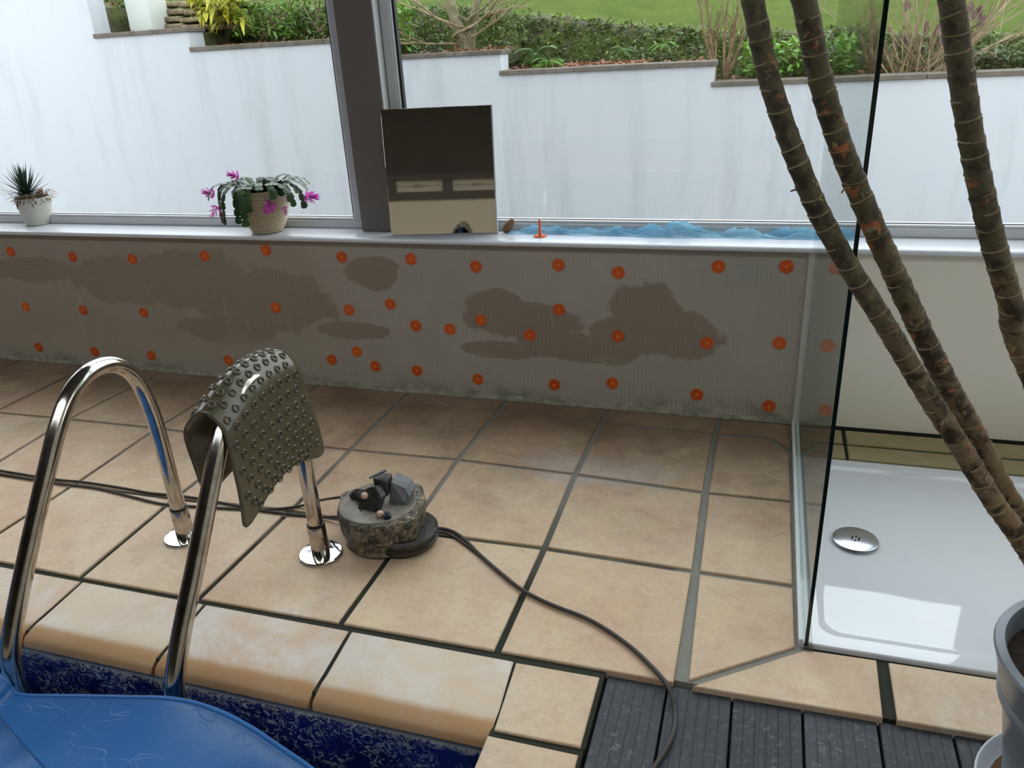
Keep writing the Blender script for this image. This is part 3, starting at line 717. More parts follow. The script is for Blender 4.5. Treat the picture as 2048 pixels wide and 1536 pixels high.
# ================================================================== PUMP
pc = V(.632, .296, 0); PH = .098
pp = thing('submersible_pump', 'muddy round submersible drainage pump with black bracket on the terracotta floor', 'pump', pc)
def sq(a):                     # three lugs stand out of the round casing
    k = 1.0
    for a0 in (math.radians(60), math.radians(-25), math.radians(170)):
        d = abs((a-a0+PI) % (2*PI)-PI); k += .13*math.exp(-(d/.20)**2)
    return k
bm = lathe(bmn(), pc, [(0, .001), (.086, .001), (.092, .010), (.090, .018), (.094, .03), (.098, .05), (.100, .07), (.102, .085), (.099, .094), (.094, .097), (0, .097)], 72, squash=sq)
for v in bm.verts:
    if v.co.z > .004 and v.co.z < .094: v.co += (v.co-pc).normalized()*.003*noise.noise(v.co*50)
obj('casing', bm, M['pump'], pp, smooth=True)
obj('lid', lathe(bmn(), pc+V(-.006,-.004,.0965), [(.088, -.002), (.089, .002), (.086, .004), (.082, .0025), (.06, .003), (0, .003)], 64), M['lid'], pp, smooth=True)
bm = lathe(bmn(), pc+V(.052,-.004,.014), [(0, -.010), (.060, -.010), (.074, -.006), (.078, .002), (.078, .006), (.074, .008), (.074, .014), (.079, .017), (.079, .024), (.072, .030), (.05, .032), (0, .032)], 48); obj('volute', bm, simple('black_wet_plastic', (30,30,30), .35, rgb2=(66,60,52), scale=24, bump=.3), pp, smooth=True)
tp = PH+.001
def plate(pts, th, m, name, parent):  # extruded polygon standing on the lid
    bm = bmn(); n = len(pts); a = [bm.verts.new(Vector(p)) for p in pts]; b = [bm.verts.new(Vector(p)+Vector(th)) for p in pts]
    for i in range(n): bm.faces.new((a[i], a[(i+1) % n], b[(i+1) % n], b[i]))
    bm.faces.new(a); bm.faces.new(b[::-1]); bmesh.ops.bevel(bm, geom=bm.edges[:], offset=.0015, segments=1, affect='EDGES')
    return obj(name, bm, m, parent)
cx, cy = pc.x, pc.y
plate([(cx-.040,cy-.040,tp), (cx+.012,cy-.046,tp), (cx+.020,cy-.030,tp+.030), (cx+.004,cy-.022,tp+.052), (cx-.012,cy-.022,tp+.050), (cx-.030,cy-.030,tp+.030)], (.004,.018,0), M['black'], 'bracket', pp)
plate([(cx-.004,cy-.012,tp+.020), (cx-.010,cy-.006,tp+.064), (cx+.022,cy-.004,tp+.060), (cx+.024,cy-.010,tp+.022)], (.002,.030,.002), M['black'], 'clamp', pp)
plate([(cx-.016,cy-.012,tp+.068), (cx+.012,cy+.020,tp+.074), (cx+.018,cy+.014,tp+.074), (cx-.010,cy-.018,tp+.068)], (0,0,.004), M['black'], 'clamp_tab', pp)
plate([(cx+.022,cy-.004,tp), (cx+.066,cy-.002,tp), (cx+.070,cy+.010,tp+.018), (cx+.058,cy+.018,tp+.032), (cx+.026,cy+.010,tp+.050)], (-.004,.045,0), simple('grey_dusty_housing', (118,122,126), .5, rgb2=(90,90,84), scale=20), 'switch_housing', pp)
bm = bmn(); tube(bm, catmull([(cx-.075,cy+.005,tp+.004),(cx-.050,cy-.002,tp+.012),(cx-.036,cy-.012,tp+.020),(cx-.015,cy-.016,tp+.034)], 5), [.010]*5+[.012]*5+[.011]*6, 10)
for k in range(4): lathe(bm, V(cx-.064+.010*k, cy+.004-.004*k, tp+.008+.003*k), [(.008, -.002), (.0135, -.002), (.0135, .002), (.008, .002)], 12, ax=(1,-.4,.4))
obj('cable_gland', bm, M['black'], pp, smooth=True)
for q, (dx, dy, z) in enumerate(((-.020,-.034,tp+.030), (.026,-.056,tp+.002))): obj('bolt_head', lathe(bmn(), (cx+dx, cy+dy, z), [(0, 0), (.008, 0), (.0085, .006), (.006, .010), (0, .0108)], 14), M['pinkbolt'], pp, smooth=True)
obj('vent_cap', lathe(bmn(), (cx+.044, cy-.058, tp), [(0, 0), (.009, 0), (.008, .010), (.005, .011), (.005, .014), (0, .014)], 14), M['capblue'], pp, smooth=True)
bm = bmn(); tube(bm, catmull([at(x, y, 2, tp) for x, y in ((722,1024),(716,1000),(730,985),(745,980))], 6), .0016, 6); obj('loose_wire', bm, M['cable'], pp)
RC = .0042
c1 = [V(cx-.060,cy+.008,tp+.006)]+[at(x, y, 2, z) for x, y, z in ((668,996,.08),(640,1001,.03),(600,1012,RC))]+[at(x, y, 2, RC) for x, y in ((560,1017),(520,1019),(480,1018),(427,1015),(376,1012),(320,1007),(250,990),(190,976),(110,966),(0,948),(-150,925))]
obj('cable', tube(bmn(), catmull(c1, 6), RC*.8, 8), M['cable'], pp, smooth=True)
c2 = [V(cx-.09,cy+.03,.03), at(640,1034,2,RC), at(560,1026,2,RC)]+[at(x, y, 2, RC) for x, y in ((500,1017),(430,1003),(370,993),(300,986),(250,977),(173,965),(105,958),(0,941),(-150,915))]
obj('cable', tube(bmn(), catmull(c2, 6), RC*.8, 8), M['cable'], pp, smooth=True)
c3 = [V(cx+.09,cy+.02,.03)]+[at(x, y, 2, .006) for x, y in ((880,1057),(905,1063),(930,1080),(960,1110),(1000,1145),(1045,1180),(1100,1208),(1180,1240),(1250,1285),(1300,1330),(1335,1372))]+[at(x, y, 2, -.007) for x, y in ((1350,1420),(1347,1465),(1328,1505),(1305,1540),(1270,1600))]
obj('cable', tube(bmn(), catmull(c3, 6), RC, 10), M['cable'], pp, smooth=True)
c4 = [V(cx+.095,cy+.012,.018), at(885,1064,2,RC), at(915,1078,2,RC), at(945,1100,2,RC), at(962,1114,2,RC)]
obj('cable', tube(bmn(), catmull(c4, 6), RC*.8, 8), M['cable'], pp, smooth=True)

# ================================================================== POOL COVER
edge = [at(x, y, 1, -.318) for x, y in ((-260,1180),(-120,1260),(0,1352),(22,1378),(45,1391),(150,1393),(250,1395),(350,1399),(430,1420),(500,1455),(560,1495),(620,1536),(700,1600),(800,1690))]
E_ = catmull(edge, 6)
vs_, fs = [], []; NY = 26
for i, p in enumerate(E_):
    u = i/(len(E_)-1)
    for j in range(NY+1):
        v = j/NY; Ln = max(.035, min(1.0, .045+(p.x-.19)*.42)); y = p.y-Ln*v**1.2
        vv = v*Ln; fall = .10*(1-math.exp(-vv*5))
        z = p.z-fall*.8+.016*math.sin(11*vv+p.x*7)*min(1, vv*5)+.012*math.sin(p.x*15+vv*9)*min(1, vv*6)
        if v < .02: z -= .0
        z = max(z, -.4)
        vs_.append((p.x+.12*vv*(p.x-.3), y, z))
for i in range(len(E_)-1):
    for j in range(NY): a = i*(NY+1)+j; fs.append((a, a+NY+1, a+NY+2, a+1))
cvr = thing('pool_cover', 'light blue foam pool cover sheet bunched up in the pool', 'pool cover', (0, -.6, -.05))
cv = raw('cover_sheet', vs_, fs, M['cover'], cvr, smooth=True)
sm = cv.modifiers.new('s', 'SOLIDIFY'); sm.thickness = .006*K; sm.offset = 0
vl, fl_ = [], []
for i in range(61):
    for j in range(31):
        x = XL+.1+(.92-XL)*(i/60)**.6; y = -.235-1.7*(j/30)**1.3; vl.append((x, y, -.125+.02*math.sin(x*8+y*5)+.014*math.sin(x*17-y*11)-.10*max(0, x-.45)))
for i in range(60):
    for j in range(30): a = i*31+j; fl_.append((a, a+31, a+32, a+1))
raw('lower_layer', vl, fl_, M['cover'], cvr, smooth=True)
bm = bmn(); tube(bm, E_, .0042, 8); obj('cover_hem', bm, M['cover'], cvr, smooth=True)

# ================================================================== THINGS ON THE SILL
# succulent
ac = at(62, 452, 2, ZS); ac = V(ac.x, ac.y+.040, ZS)
al = thing('potted_succulent', 'spiky dark green succulent in a small white pot at the left end of the sill', 'potted plant', ac)
PRr = .062
def pot(name, c, r0, r1, h, m, parent, ribs=0, th=.005):
    pr = [(0, .001), (r0*.96, .001), (r0, .003)]; N = 104 if ribs else 6
    for k in range(N+1):
        f = k/N; r = r0+(r1-r0)*f if not ribs else r0+(r1-r0)*math.sin(f*PI/2)**.95
        if ribs and f < .96: r += .0022*math.cos(f*ribs*2*PI)
        pr.append((r, .003+(h-.003)*f))
    pr += [(r1-th*.5, h+.001), (r1-th, h), (r1-th*1.3, h-.012), (0, h-.013)]
    return obj(name, lathe(bmn(), c, pr, 40), m, parent, smooth=True)
pot('pot', ac, .046, PRr, .098, M['potw'], al)
obj('soil', lathe(bmn(), ac, [(0, .095), (PRr-.006, .091)], 24), M['earth'], al)
def leafstrip(vs_, fs, p0, d, up, ln, wd, curl=.3, n=5, tip=0.05, prof=None):
    """one bent leaf blade appended to the lists"""
    side = d.cross(up); side = side.normalized() if side.length > 1e-5 else V(1,0,0); b0 = len(vs_); nrm = side.cross(d).normalized()
    for k in range(n+1):
        f = k/n; c = p0+d*(ln*f)-V(0,0,1)*(curl*ln*f*f)
        wdt = wd*(prof(f) if prof else max(tip, math.sin(PI*min(1, .12+.88*f))**.7 if f < 1 else tip))
        vs_.append(c-side*wdt/2+nrm*.12*wdt); vs_.append(c); vs_.append(c+side*wdt/2+nrm*.12*wdt)
    for k in range(n):
        a = b0+3*k; fs += [(a, a+1, a+4, a+3), (a+1, a+2, a+5, a+4)]
rng = random.Random(3)
spike = lambda f: (1-f)**.8*1.0+.02
hc = ac+V(-.022, 0, .105)
for k in range(62):
    vs_, fs = [], []; az = k*2.39996; el = math.radians(2+84*(k/62)**1.1)
    d = V(math.cos(az)*math.cos(el), math.sin(az)*math.cos(el), math.sin(el)); ln = rng.uniform(.085, .11)*(1.0 if el > .3 else .95)
    leafstrip(vs_, fs, hc+d*.006, d, V(0,0,1), ln, .0125, -.06, 4, prof=spike); raw('leaf', vs_, fs, M['aloe'], al, smooth=True)
vs_, fs = [], []
for k in range(330):
    az = rng.uniform(0, 2*PI); r = rng.uniform(.3, 1)*(PRr+.004); p = ac+V(r*math.cos(az), r*math.sin(az), .096+rng.uniform(-.012, .02))
    d = V(math.cos(az)+rng.uniform(-1,1), math.sin(az)+rng.uniform(-1,1), rng.uniform(-.9, .7)).normalized(); leafstrip(vs_, fs, p, d, V(0,0,1), rng.uniform(.015, .034), rng.uniform(.003, .007), rng.uniform(-.2,.6), 2)
for k in range(24):
    p = ac+V(.052, -.006, .112)+V(*[rng.uniform(-.010, .010) for _ in range(3)]); d = V(rng.uniform(-.5,.7), rng.uniform(-.5,.5), rng.uniform(0,1)).normalized(); leafstrip(vs_, fs, p, d, V(0,0,1), rng.uniform(.015, .034), .006, .2, 2)
tag(raw('dry_leaves', vs_, fs, M['dead'], al), kind='stuff')
# christmas cactus
cc = V(-.128, 1.128, ZS)
cg = thing('potted_cactus', 'trailing christmas cactus with pink flowers in a ribbed cream pot', 'potted plant', cc)
pot('pot', cc, .050, .091, .138, M['potc'], cg, ribs=13)
obj('soil', lathe(bmn(), cc, [(0, .134), (.085, .130)], 24), M['earth'], cg)
segp = lambda f: .35+.65*math.sin(PI*min(1, f*.9+.1))**.6
def seg(vs_, fs, p, d, up, ln, wd):
    side = d.cross(up); side = side.normalized() if side.length > 1e-4 else V(1,0,0); nr = side.cross(d)
    b = len(vs_); pr = [(0, .25), (.2, .7), (.35, 1), (.5, .82), (.7, 1.05), (.85, .9), (1, .5)]
    for f, w_ in pr:
        c = p+d*ln*f
        vs_ += [c-side*wd*w_*.5, c+nr*.0022, c+side*wd*w_*.5, c-nr*.0022]
    for k in range(len(pr)-1):
        a = b+4*k
        for q in range(4): fs.append((a+q, a+(q+1) % 4, a+4+(q+1) % 4, a+4+q))
tips = []
def chain(az, r0, out_, nseg, droop, h0=.135, w_=.025, rise=.9, mat='cactus'):
    vs_, fs = [], []; p = cc+V(r0*math.cos(az), r0*math.sin(az), h0); el = rise; a = az
    for k in range(nseg):
        d = V(math.cos(a)*math.cos(el), math.sin(a)*math.cos(el), math.sin(el))
        upv = V(-math.cos(a)*math.sin(el), -math.sin(a)*math.sin(el), math.cos(el)) if abs(el) < 1.4 else V(math.cos(a), math.sin(a), 0)
        seg(vs_, fs, p, d, upv, .026, w_); p = p+d*.0235; el = max(-1.45, el-droop*rng.uniform(.6, 1.4)); a += rng.uniform(-.2, .2)
    raw('stem', vs_, fs, M[mat], cg, smooth=True); return p
def flower(p, d, s=1.0):
    vs_, fs = [], []; d = Vector(d).normalized(); o = d.orthogonal().normalized(); o2 = d.cross(o)
    for q in range(3):
        for k in range(7):
            a = 2*PI*k/7+q*.45; sp = .35+.55*q if q else .2
            dd = (d*(1.1-.35*q)+(o*math.cos(a)+o2*math.sin(a))*(.35+.3*q)).normalized()
            leafstrip(vs_, fs, p+d*(.008*(2-q))*s, dd, o, (.030-.003*q)*s, .0075*s, 0, 3, prof=lambda f: .5+.6*math.sin(PI*min(1,f*.85+.1)) if f < 1 else .1)
    raw('flower', vs_, fs, M['pink'], cg, smooth=True)
p1 = chain(PI+.35, .060, 1, 6, .60); p2 = chain(PI+.75, .06, 1, 6, .5); 
for a, r, n, dr_ in ((-1.75,.05,7,.55),(-1.55,.055,8,.6),(-1.95,.05,8,.55),(-1.35,.05,6,.6),(-1.65,.03,6,.5),(-.1,.05,6,.42),(.15,.05,5,.45),(-.45,.05,6,.5),(-.7,.055,5,.5),(.5,.03,5,.5),(PI,.04,5,.5),(PI-.5,.04,5,.45),(-2.6,.05,5,.5),(-2.3,.05,5,.55),
                     (1.5,.03,4,.5),(.9,.055,5,.5),(1.9,.05,5,.5),(-.3,.02,5,.5),(-1.0,.055,4,.5),(-2.0,.02,4,.5),(3.0,.055,5,.5),(.4,.06,5,.5),(2.2,.03,4,.5),(1.0,.03,5,.45),(-.9,.02,4,.5),(-2.8,.02,4,.45),(.2,.02,5,.42),(2.8,.03,5,.45),(-1.2,.01,4,.55)):
    chain(a, r, 1, n, dr_)
p3 = chain(-.28, .055, 1, 6, .40, rise=.75); p4 = chain(-.02, .055, 1, 7, .42, rise=.8)
vs_, fs = [], []; q = p1+V(0,0,-.002)
for k in range(3): seg(vs_, fs, q, V(.15*(k-1),0,-1).normalized(), V(0,-1,0), .022, .013); q = q+V(.003*(k-1),0,-.019)
tag(raw('stem', vs_, fs, simple('brown_cactus_segment', (112,66,50), .5), cg, smooth=True), 'brown withered trailing stem')
flower(p1+V(-.004,-.012,.038), (-1,-.2,.2), .95); flower(p1+V(-.004,-.012,-.004), (-.5,-.4,-1), 1.0); flower(cc+V(-.060,-.02,.180), (-.7,-.5,.3), .85)
flower(p4+V(.012,0,.03), (1,-.2,.1), 1.15); flower(cc+V(.070,-.055,.102), (.1,-.9,-.35), 1.15); flower(cc+V(.095,-.03,.085), (.4,-.3,-1), .6)
# leaning polished tile
BL, BR = V(.343, 1.102, ZS+.0005), V(.658, 1.152, ZS+.0005); TRr = at(992, 209, 1, 1.1855)
ex = (BR-BL).normalized(); ey = (TRr-BR); ey = (ey-ex*ey.dot(ex)).normalized(); en = ex.cross(ey); wd_, ht_ = (BR-BL).length, (TRr-BR).length
bm = box(bmn(), -.012, wd_, 0, ht_, -.007, 0, .0012, 1)
for v in bm.verts: v.co = BL+ex*v.co.x+ey*v.co.y+en*v.co.z
lt = thing('polished_tile', 'square mirror-polished tile leaning against the window column on the sill', 'tile', BL)
obj('face', bm, M['polish'], lt)
bm = box(bmn(), wd_-.0005, wd_+.004, -.0, ht_+.001, -.0075, .0005, .001, 1)
for v in bm.verts: v.co = BL+ex*v.co.x+ey*v.co.y+en*v.co.z
tag(obj('edge_strip', bm, M['white'], lt), 'white edge strip on the right side')
# curled dry leaf
lf = V(.694, 1.160, ZS); vs_, fs = [], []
for i in range(9):
    for j in range(7):
        a = (j/6-.5)*2.4; f = i/8; wd2 = .016*math.sin(PI*min(1, .1+f*.85))**.7+.0006
        c = lf+V(-.020+.036*f, .002, .008+.030*f**1.4)
        vs_.append(c+V(-.3*wd2*math.sin(a), -wd2*math.cos(a)*.9+.006, wd2*math.sin(a)*.9))
for i in range(8):
    for j in range(6): a = i*7+j; fs.append((a, a+1, a+8, a+7))
tag(raw('dry_leaf', vs_, fs, M['dead'], loc=lf, smooth=True), 'curled brown dry leaf on the white sill beside the polished tile', 'leaf')
o = bpy.data.objects['dry_leaf']; o.modifiers.new('s', 'SOLIDIFY').thickness = .001
# standing orange plug
pl = at(1080, 473, 2, ZS)
pg = thing('loose_wall_plug', 'loose orange wall plug standing upright on its disc on the sill', 'wall plug', pl)
obj('disc', lathe(bmn(), pl, [(0, 0), (.0185, 0), (.019, .0025), (.0175, .004), (.0145, .0025), (0, .0025)], 28), M['orange'], pg, smooth=True)
pr = [(.0040, .002)]; 
for k in range(10): pr += [(.0044, .006+.0042*k), (.0034, .0085+.0042*k)]
pr += [(.0022, .052), (0, .0525)]
obj('shaft', lathe(bmn(), pl, pr, 12), M['orange'], pg)
# blue plastic film bunched along the sill
fp = [(1022,462),(1050,464),(1080,464),(1130,465),(1180,464),(1230,464),(1270,466),(1310,462),(1340,466),(1375,465),(1410,468),(1450,466),(1490,468),(1530,465),(1570,468),(1610,466),(1650,468),(1700,468)]
hh = [.004,.016,.024,.022,.022,.024,.012,.040,.034,.036,.014,.018,.022,.018,.022,.022,.012,.020]
ww = [.010,.030,.036,.030,.032,.034,.040,.052,.050,.048,.040,.036,.036,.040,.040,.038,.030,.02]
cp = [at(x, y, 2, ZS) for x, y in fp]; cp = [V(p.x, min(p.y, 1.165), ZS) for p in cp]
nU = 260; nV = 22; vs_, fs = [], []
for i in range(nU+1):
    f = i/nU*(len(cp)-1); k = min(int(f), len(cp)-2); g = f-k; g = g*g*(3-2*g); c = cp[k].lerp(cp[k+1], g); h = 1.15*(hh[k]*(1-g)+hh[k+1]*g); w2 = ww[k]*(1-g)+ww[k+1]*g
    for j in range(nV+1):
        v = j/nV*2-1; n1 = noise.noise((c.x*15+v*1.2, v*2.2, 1.0)); n2 = noise.noise((c.x*60, v*6, 5.0)); n3 = abs(noise.noise((c.x*26+v*2, v*5, 9.0)))
        env = max(0, 1-abs(v)**1.6)
        z = ZS+.0012+h*env*(.50+.9*n1)*(1.25-1.5*n3)+.0035*n2*env
        yc = c.y+v*w2*.62+.022*n1*(1-env)*abs(v)
        vs_.append((c.x+.006*n2, min(yc, 1.184), max(z, ZS+.0008)))
for i in range(nU):
    for j in range(nV): a = i*(nV+1)+j; fs.append((a, a+1, a+nV+2, a+nV+1))
film = raw('plastic_film', vs_, fs, M['film'], loc=(cp[9].x, cp[9].y, ZS)); tag(film, 'crumpled light blue plastic film bunched along the back of the sill', 'plastic film')

# ================================================================== CANE PLANT (right foreground)
pcx = V(1.93, -.10, -.012)
pt = thing('cane_plant', 'three tall bare ringed dracaena canes growing in a grey glazed pot', 'potted plant', pcx)
RP, HP = .160, .274
bm = lathe(bmn(), pcx, [(0, .012), (.104, .012), (.109, .018), (.114, .06), (.134, HP*.66), (.136, HP*.68), (.1435, HP*.70), (.145, HP*.74), (.143, HP*.76), (.145, HP*.78), (.1575, HP*.965), (RP, HP*.985), (RP-.002, HP), (RP-.013, HP+.001), (RP-.016, HP-.004), (RP-.020, HP-.035), (0, HP-.04)], 64)
obj('pot', bm, M['potg'], pt, smooth=True)
so = lathe(bmn(), pcx, [(0, HP-.02), (.06, HP-.024), (.10, HP-.028), (RP-.0195, HP-.032)], 40)
for v in so.verts: v.co.z += .006*noise.noise(v.co*60)
obj('soil', so, M['earth'], pt)
vs_, fs = [], []
for k in range(160):
    a, r = rng.uniform(0, 2*PI), math.sqrt(rng.random())*.12; p = pcx+V(r*math.cos(a), r*math.sin(a), HP-.022); d = V(rng.uniform(-1,1), rng.uniform(-1,1), rng.uniform(0,.3)).normalized()
    leafstrip(vs_, fs, p, d, V(0,0,1), rng.uniform(.01,.03), rng.uniform(.003,.008), .1, 2)
tag(raw('bark_chips', vs_, fs, M['earth'], pt), kind='stuff')
sa = thing('pot_saucer', 'round white saucer under the grey plant pot', 'saucer', (pcx.x, pcx.y, -.012))
obj('dish', lathe(bmn(), (pcx.x, pcx.y, -.012), [(0, .001), (.122, .001), (.132, .008), (.138, .020), (.141, .023), (.144, .020), (.138, .006), (.124, -.0), (0, -.0)], 56), M['saucer'], sa, smooth=True)
obj('residue', lathe(bmn(), (pcx.x, pcx.y, -.012), [(0, .003), (.124, .003)], 40), M['rust'], sa)
def cane(pix, Y, r0, r1, base, ext):
    P = [at(x, y, 1, Y) for x, y in pix]; P = P+[Vector(base)]
    P = [P[0]+(P[0]-P[1])*ext]+P
    Q = catmull(P, 14); n = len(Q); L = [0]
    for a, b in zip(Q, Q[1:]): L.append(L[-1]+(b-a).length)
    # resample and add ring relief
    out = []; N = int(L[-1]/.0035)
    j = 0
    for k in range(N+1):
        s = L[-1]*k/N
        while j < n-2 and L[j+1] < s: j += 1
        g = (s-L[j])/max(1e-6, L[j+1]-L[j]); out.append((Q[j].lerp(Q[j+1], g), s))
    bm = bmn(); nxt = 0; marks = []
    s = 0; rr = random.Random(int(Y*1000)+5)
    while s < L[-1]: marks.append(s); s += rr.uniform(.017, .030)*(1 if s < L[-1]*.75 else .6)
    rad = []
    for p, s in out:
        f = s/L[-1]; d = min((s-m) for m in marks if m <= s)
        rad.append((r0*(1-f)+r1*f)*(1+.11*math.exp(-d/.006)+.02*noise.noise(p*40)))
    tube(bm, [p for p, _ in out], rad, 20)
    o = obj('cane', bm, M['cane'], pt, smooth=True)
    bm = bmn()
    for m in marks[1:-1]:
        k = int(m/L[-1]*N); p = out[k][0]; d = (out[min(k+2, N)][0]-out[max(k-2, 0)][0]).normalized()
        u1 = d.orthogonal().normalized(); u2 = d.cross(u1); tilt = rr.uniform(-.25, .25); a0 = rr.uniform(0, 6.28); span = rr.uniform(3.0, 5.2); r = rad[k]*1.0
        pts = [p+(u1*math.cos(a)+u2*math.sin(a))*r+d*(tilt*r*math.sin(a)+.2*r*math.cos(a*1.0+1)) for a in [a0+span*q/18 for q in range(19)]]
        tube(bm, pts, .0014, 5)
    tag(obj('leaf_scar', bm, M['ring'], o, smooth=True), kind='stuff'); return o
cane([(1505,0),(1545,180),(1622,390),(1690,520),(1765,640),(1855,790),(1925,900),(1985,1000),(2052,1095)], -.02, .0125, .0135, (1.895, -.06, .24), .9)
cane([(1608,0),(1652,200),(1712,370),(1795,560),(1880,740),(1950,870),(2010,985),(2060,1065)], .02, .0142, .0140, (1.925, -.04, .24), .9)
cane([(1903,0),(1938,250),(1978,450),(2020,600),(2060,740)], .05, .0142, .0150, (1.99, -.08, .24), .9)
bm = bmn()
for pts in ([(1625,385),(1605,381),(1590,380),(1581,383)], [(1702,375),(1690,378),(1683,386)], [(1948,250),(1953,243),(1957,240)]):
    tube(bm, catmull([at(x, y, 1, -.02) for x, y in pts], 5), .0012, 5)
tag(obj('dry_tendril', bm, M['dead'], pt), kind='stuff')

# ================================================================== THE GARDEN
YW = 4.2
gw = thing('garden_wall', 'long white rendered garden wall stepping down to the right outside the window', 'wall', (0, YW, -.3))
def gz(px, py): p = at(px, py, 1, YW); return p
steps = [  # left x px/y px of the segment's top, right end px
 (None, (187, 12), 1.46), ]
xA = gz(180, 30).x; xB = gz(375, 60).x; xC = gz(745, 90).x; xD = gz(1001, 120).x; xE = gz(1427, 150).x
zB = gz(375, 55).z; zC = gz(520, 86).z; zD = gz(900, 104).z; zE = gz(1200, 132).z; zF = gz(1800, 149).z
CT = .030
segs = [(-9.0, xA, 1.62), (xA, xB, zB), (xB, xC, zC), (xC, xD, zD), (xD, xE, zE), (xE, 8.0, zF)]
for k, (x0, x1, zt) in enumerate(segs):
    obj('wall_section', box(bmn(), x0, x1, YW, YW+.17, -.35, zt-CT), M['wwall'], gw)
    x = x0-.012 if k else x0
    while x < x1+.005:
        xe = min(x+rng.uniform(.5, .62), x1+.016)
        if xe-x > .03: obj('capping_slab', box(bmn(), x+.0015, xe-.0015, YW-.014+rng.uniform(-.003,.003), YW+.185, zt-CT, zt+rng.uniform(-.002,.002), .004, 1), M['capm'], gw)
        x = xe
obj('pier', box(bmn(), xA+.13, xA+.34, YW+.24, YW+.45, .8, gz(245, 47).z+.27), M['pierm'], gw)
tag(obj('ground_outside', box(bmn(), -9, 8, WY+.14, YW+.02, -.45, -.3), simple('paving_outside', (150,150,146), .9)), kind='structure')
# ground profile behind the wall: soil strip, bank face, lawn
def topz(x):
    for x0, x1, zt in segs:
        if x < x1: return zt
    return zF
def ztop(x): return min(topz(x), topz(x+.04))
BT = [(-6, 1.75), (-3.4, 1.50), (-2.0, 1.36), (-.9, 1.31), (-.02, 1.19), (.6, 1.10), (1.2, 1.03), (2.0, .98), (2.9, .92), (6, .8)]
def bankz(x):
    for (a, za), (b, zb) in zip(BT, BT[1:]):
        if x <= b: return za+(zb-za)*max(0, (x-a)/(b-a))
    return .8
vs_, fs = [], []; NX = 560; rowsY = [-.0005, 0, .1, .2, .32, .40, .44, .48, .52, .56, .60, .64, .68, .72, .78, .86]
for i in range(NX+1):
    x = -7+14*i/NX; zb = bankz(x); z0 = min(ztop(x)-.03, zb-.05)
    for q, yo in enumerate(rowsY):
        y = YW+.17+yo*1.0; f = min(1, max(0, (yo-.36)/.34)); f = f*f*(3-2*f)
        z = z0+(zb-z0)*f; am = .05*(1 if .3 < yo < .8 else .25)
        if q == 0: z = -.3; am = 0
        z += am*noise.noise((x*6, y*6, 0))+am*.6*noise.noise((x*17, y*17, 3)); yv = y-am*.8*noise.noise((x*9, z*9, 7))*(1 if .3 < yo < .75 else 0)
        vs_.append((x, yv, z))
for i in range(NX):
    for j in range(len(rowsY)-1): a = i*len(rowsY)+j; fs.append((a, a+len(rowsY), a+len(rowsY)+1, a+1))
bk = raw('garden_bank', vs_, fs, M['bank'], loc=(0, YW+.6, 1), smooth=True); tag(bk, 'mossy stone bank behind the white wall below the lawn', 'bank')
vs_, fs = [], []; NY2 = 30
for i in range(101):
    x = -12+24*i/100
    for j in range(NY2+1):
        d = (j/NY2)**1.6*16; zb = bankz(x); y = YW+.17+.80+d
        vs_.append((x+(x*.25)*d/8, y, zb-.005+d*.17+.03*noise.noise((x*1.5, y*1.5, 0))*min(1, d*3)))
for i in range(100):
    for j in range(NY2): a = i*(NY2+1)+j; fs.append((a, a+NY2+1, a+NY2+2, a+1))
lw = raw('lawn', vs_, fs, M['lawn'], loc=(0, YW+1, 1), smooth=True); tag(lw, 'bright green lawn sloping up beyond the mossy bank', 'lawn', kind='stuff')
# foliage helpers
def scatter(name, n, region, ln, wd, mat, up=.6, seed=1, curl=.4, parent=None, label=None, cat=None):
    g = random.Random(seed); vs_, fs = [], []
    for _ in range(n):
        p = region(g); d = V(g.uniform(-1,1), g.uniform(-1,.6), g.uniform(-.3,1)*up*1.6).normalized()
        leafstrip(vs_, fs, p, d, V(g.uniform(-.4,.4), g.uniform(-.4,.4), 1), g.uniform(*ln), g.uniform(*wd), g.uniform(0, curl), 3)
    o = raw(name, vs_, fs, mat, parent); tag(o, label, cat, kind='stuff'); return o
def bankpt(g, x0=-5.5, x1=5, lo=.0, hi=1.0):
    x = g.uniform(x0, x1); f = g.uniform(lo, hi); zb = bankz(x); z0 = min(ztop(x)-.03, zb-.05)
    return V(x, YW+.17+.36+.34*f-.05, z0+(zb-z0)*f+g.uniform(-.02, .03))
scatter('moss_tufts', 9000, lambda g: bankpt(g), (.02, .05), (.008, .018), M['moss'], seed=2, label='small moss and ivy tufts covering the bank face', cat='moss')
scatter('ivy_leaves', 5000, lambda g: bankpt(g), (.02, .045), (.015, .03), M['leafd'], seed=3, label='dark ivy leaves growing over the stone bank', cat='ivy')
scatter('bank_turf', 7000, lambda g: (lambda x: V(x, YW+.17+g.uniform(.62, 1.15), bankz(x)+g.uniform(-.035, .01)+0*x))(g.uniform(-5.5, 5)), (.015, .04), (.004, .009), M['grass'], seed=4, curl=.8, label='grass tufts along the top edge of the bank', cat='grass')
scatter('leaf_litter', 2600, lambda g: (lambda x: V(x, YW+.19+g.uniform(0, .3), min(ztop(x)-.03, bankz(x)-.05)+.02+g.uniform(-.005, .02)))(g.choice((g.uniform(-3.4, -.3), g.uniform(-.3, .6), g.uniform(-5, 3)))), (.02, .05), (.012, .026), M['litter'], up=.2, seed=5, label='brown fallen leaves lying behind the garden wall', cat='leaf litter')
def ax(px, py, dy): return at(px, py, 1, YW+dy)
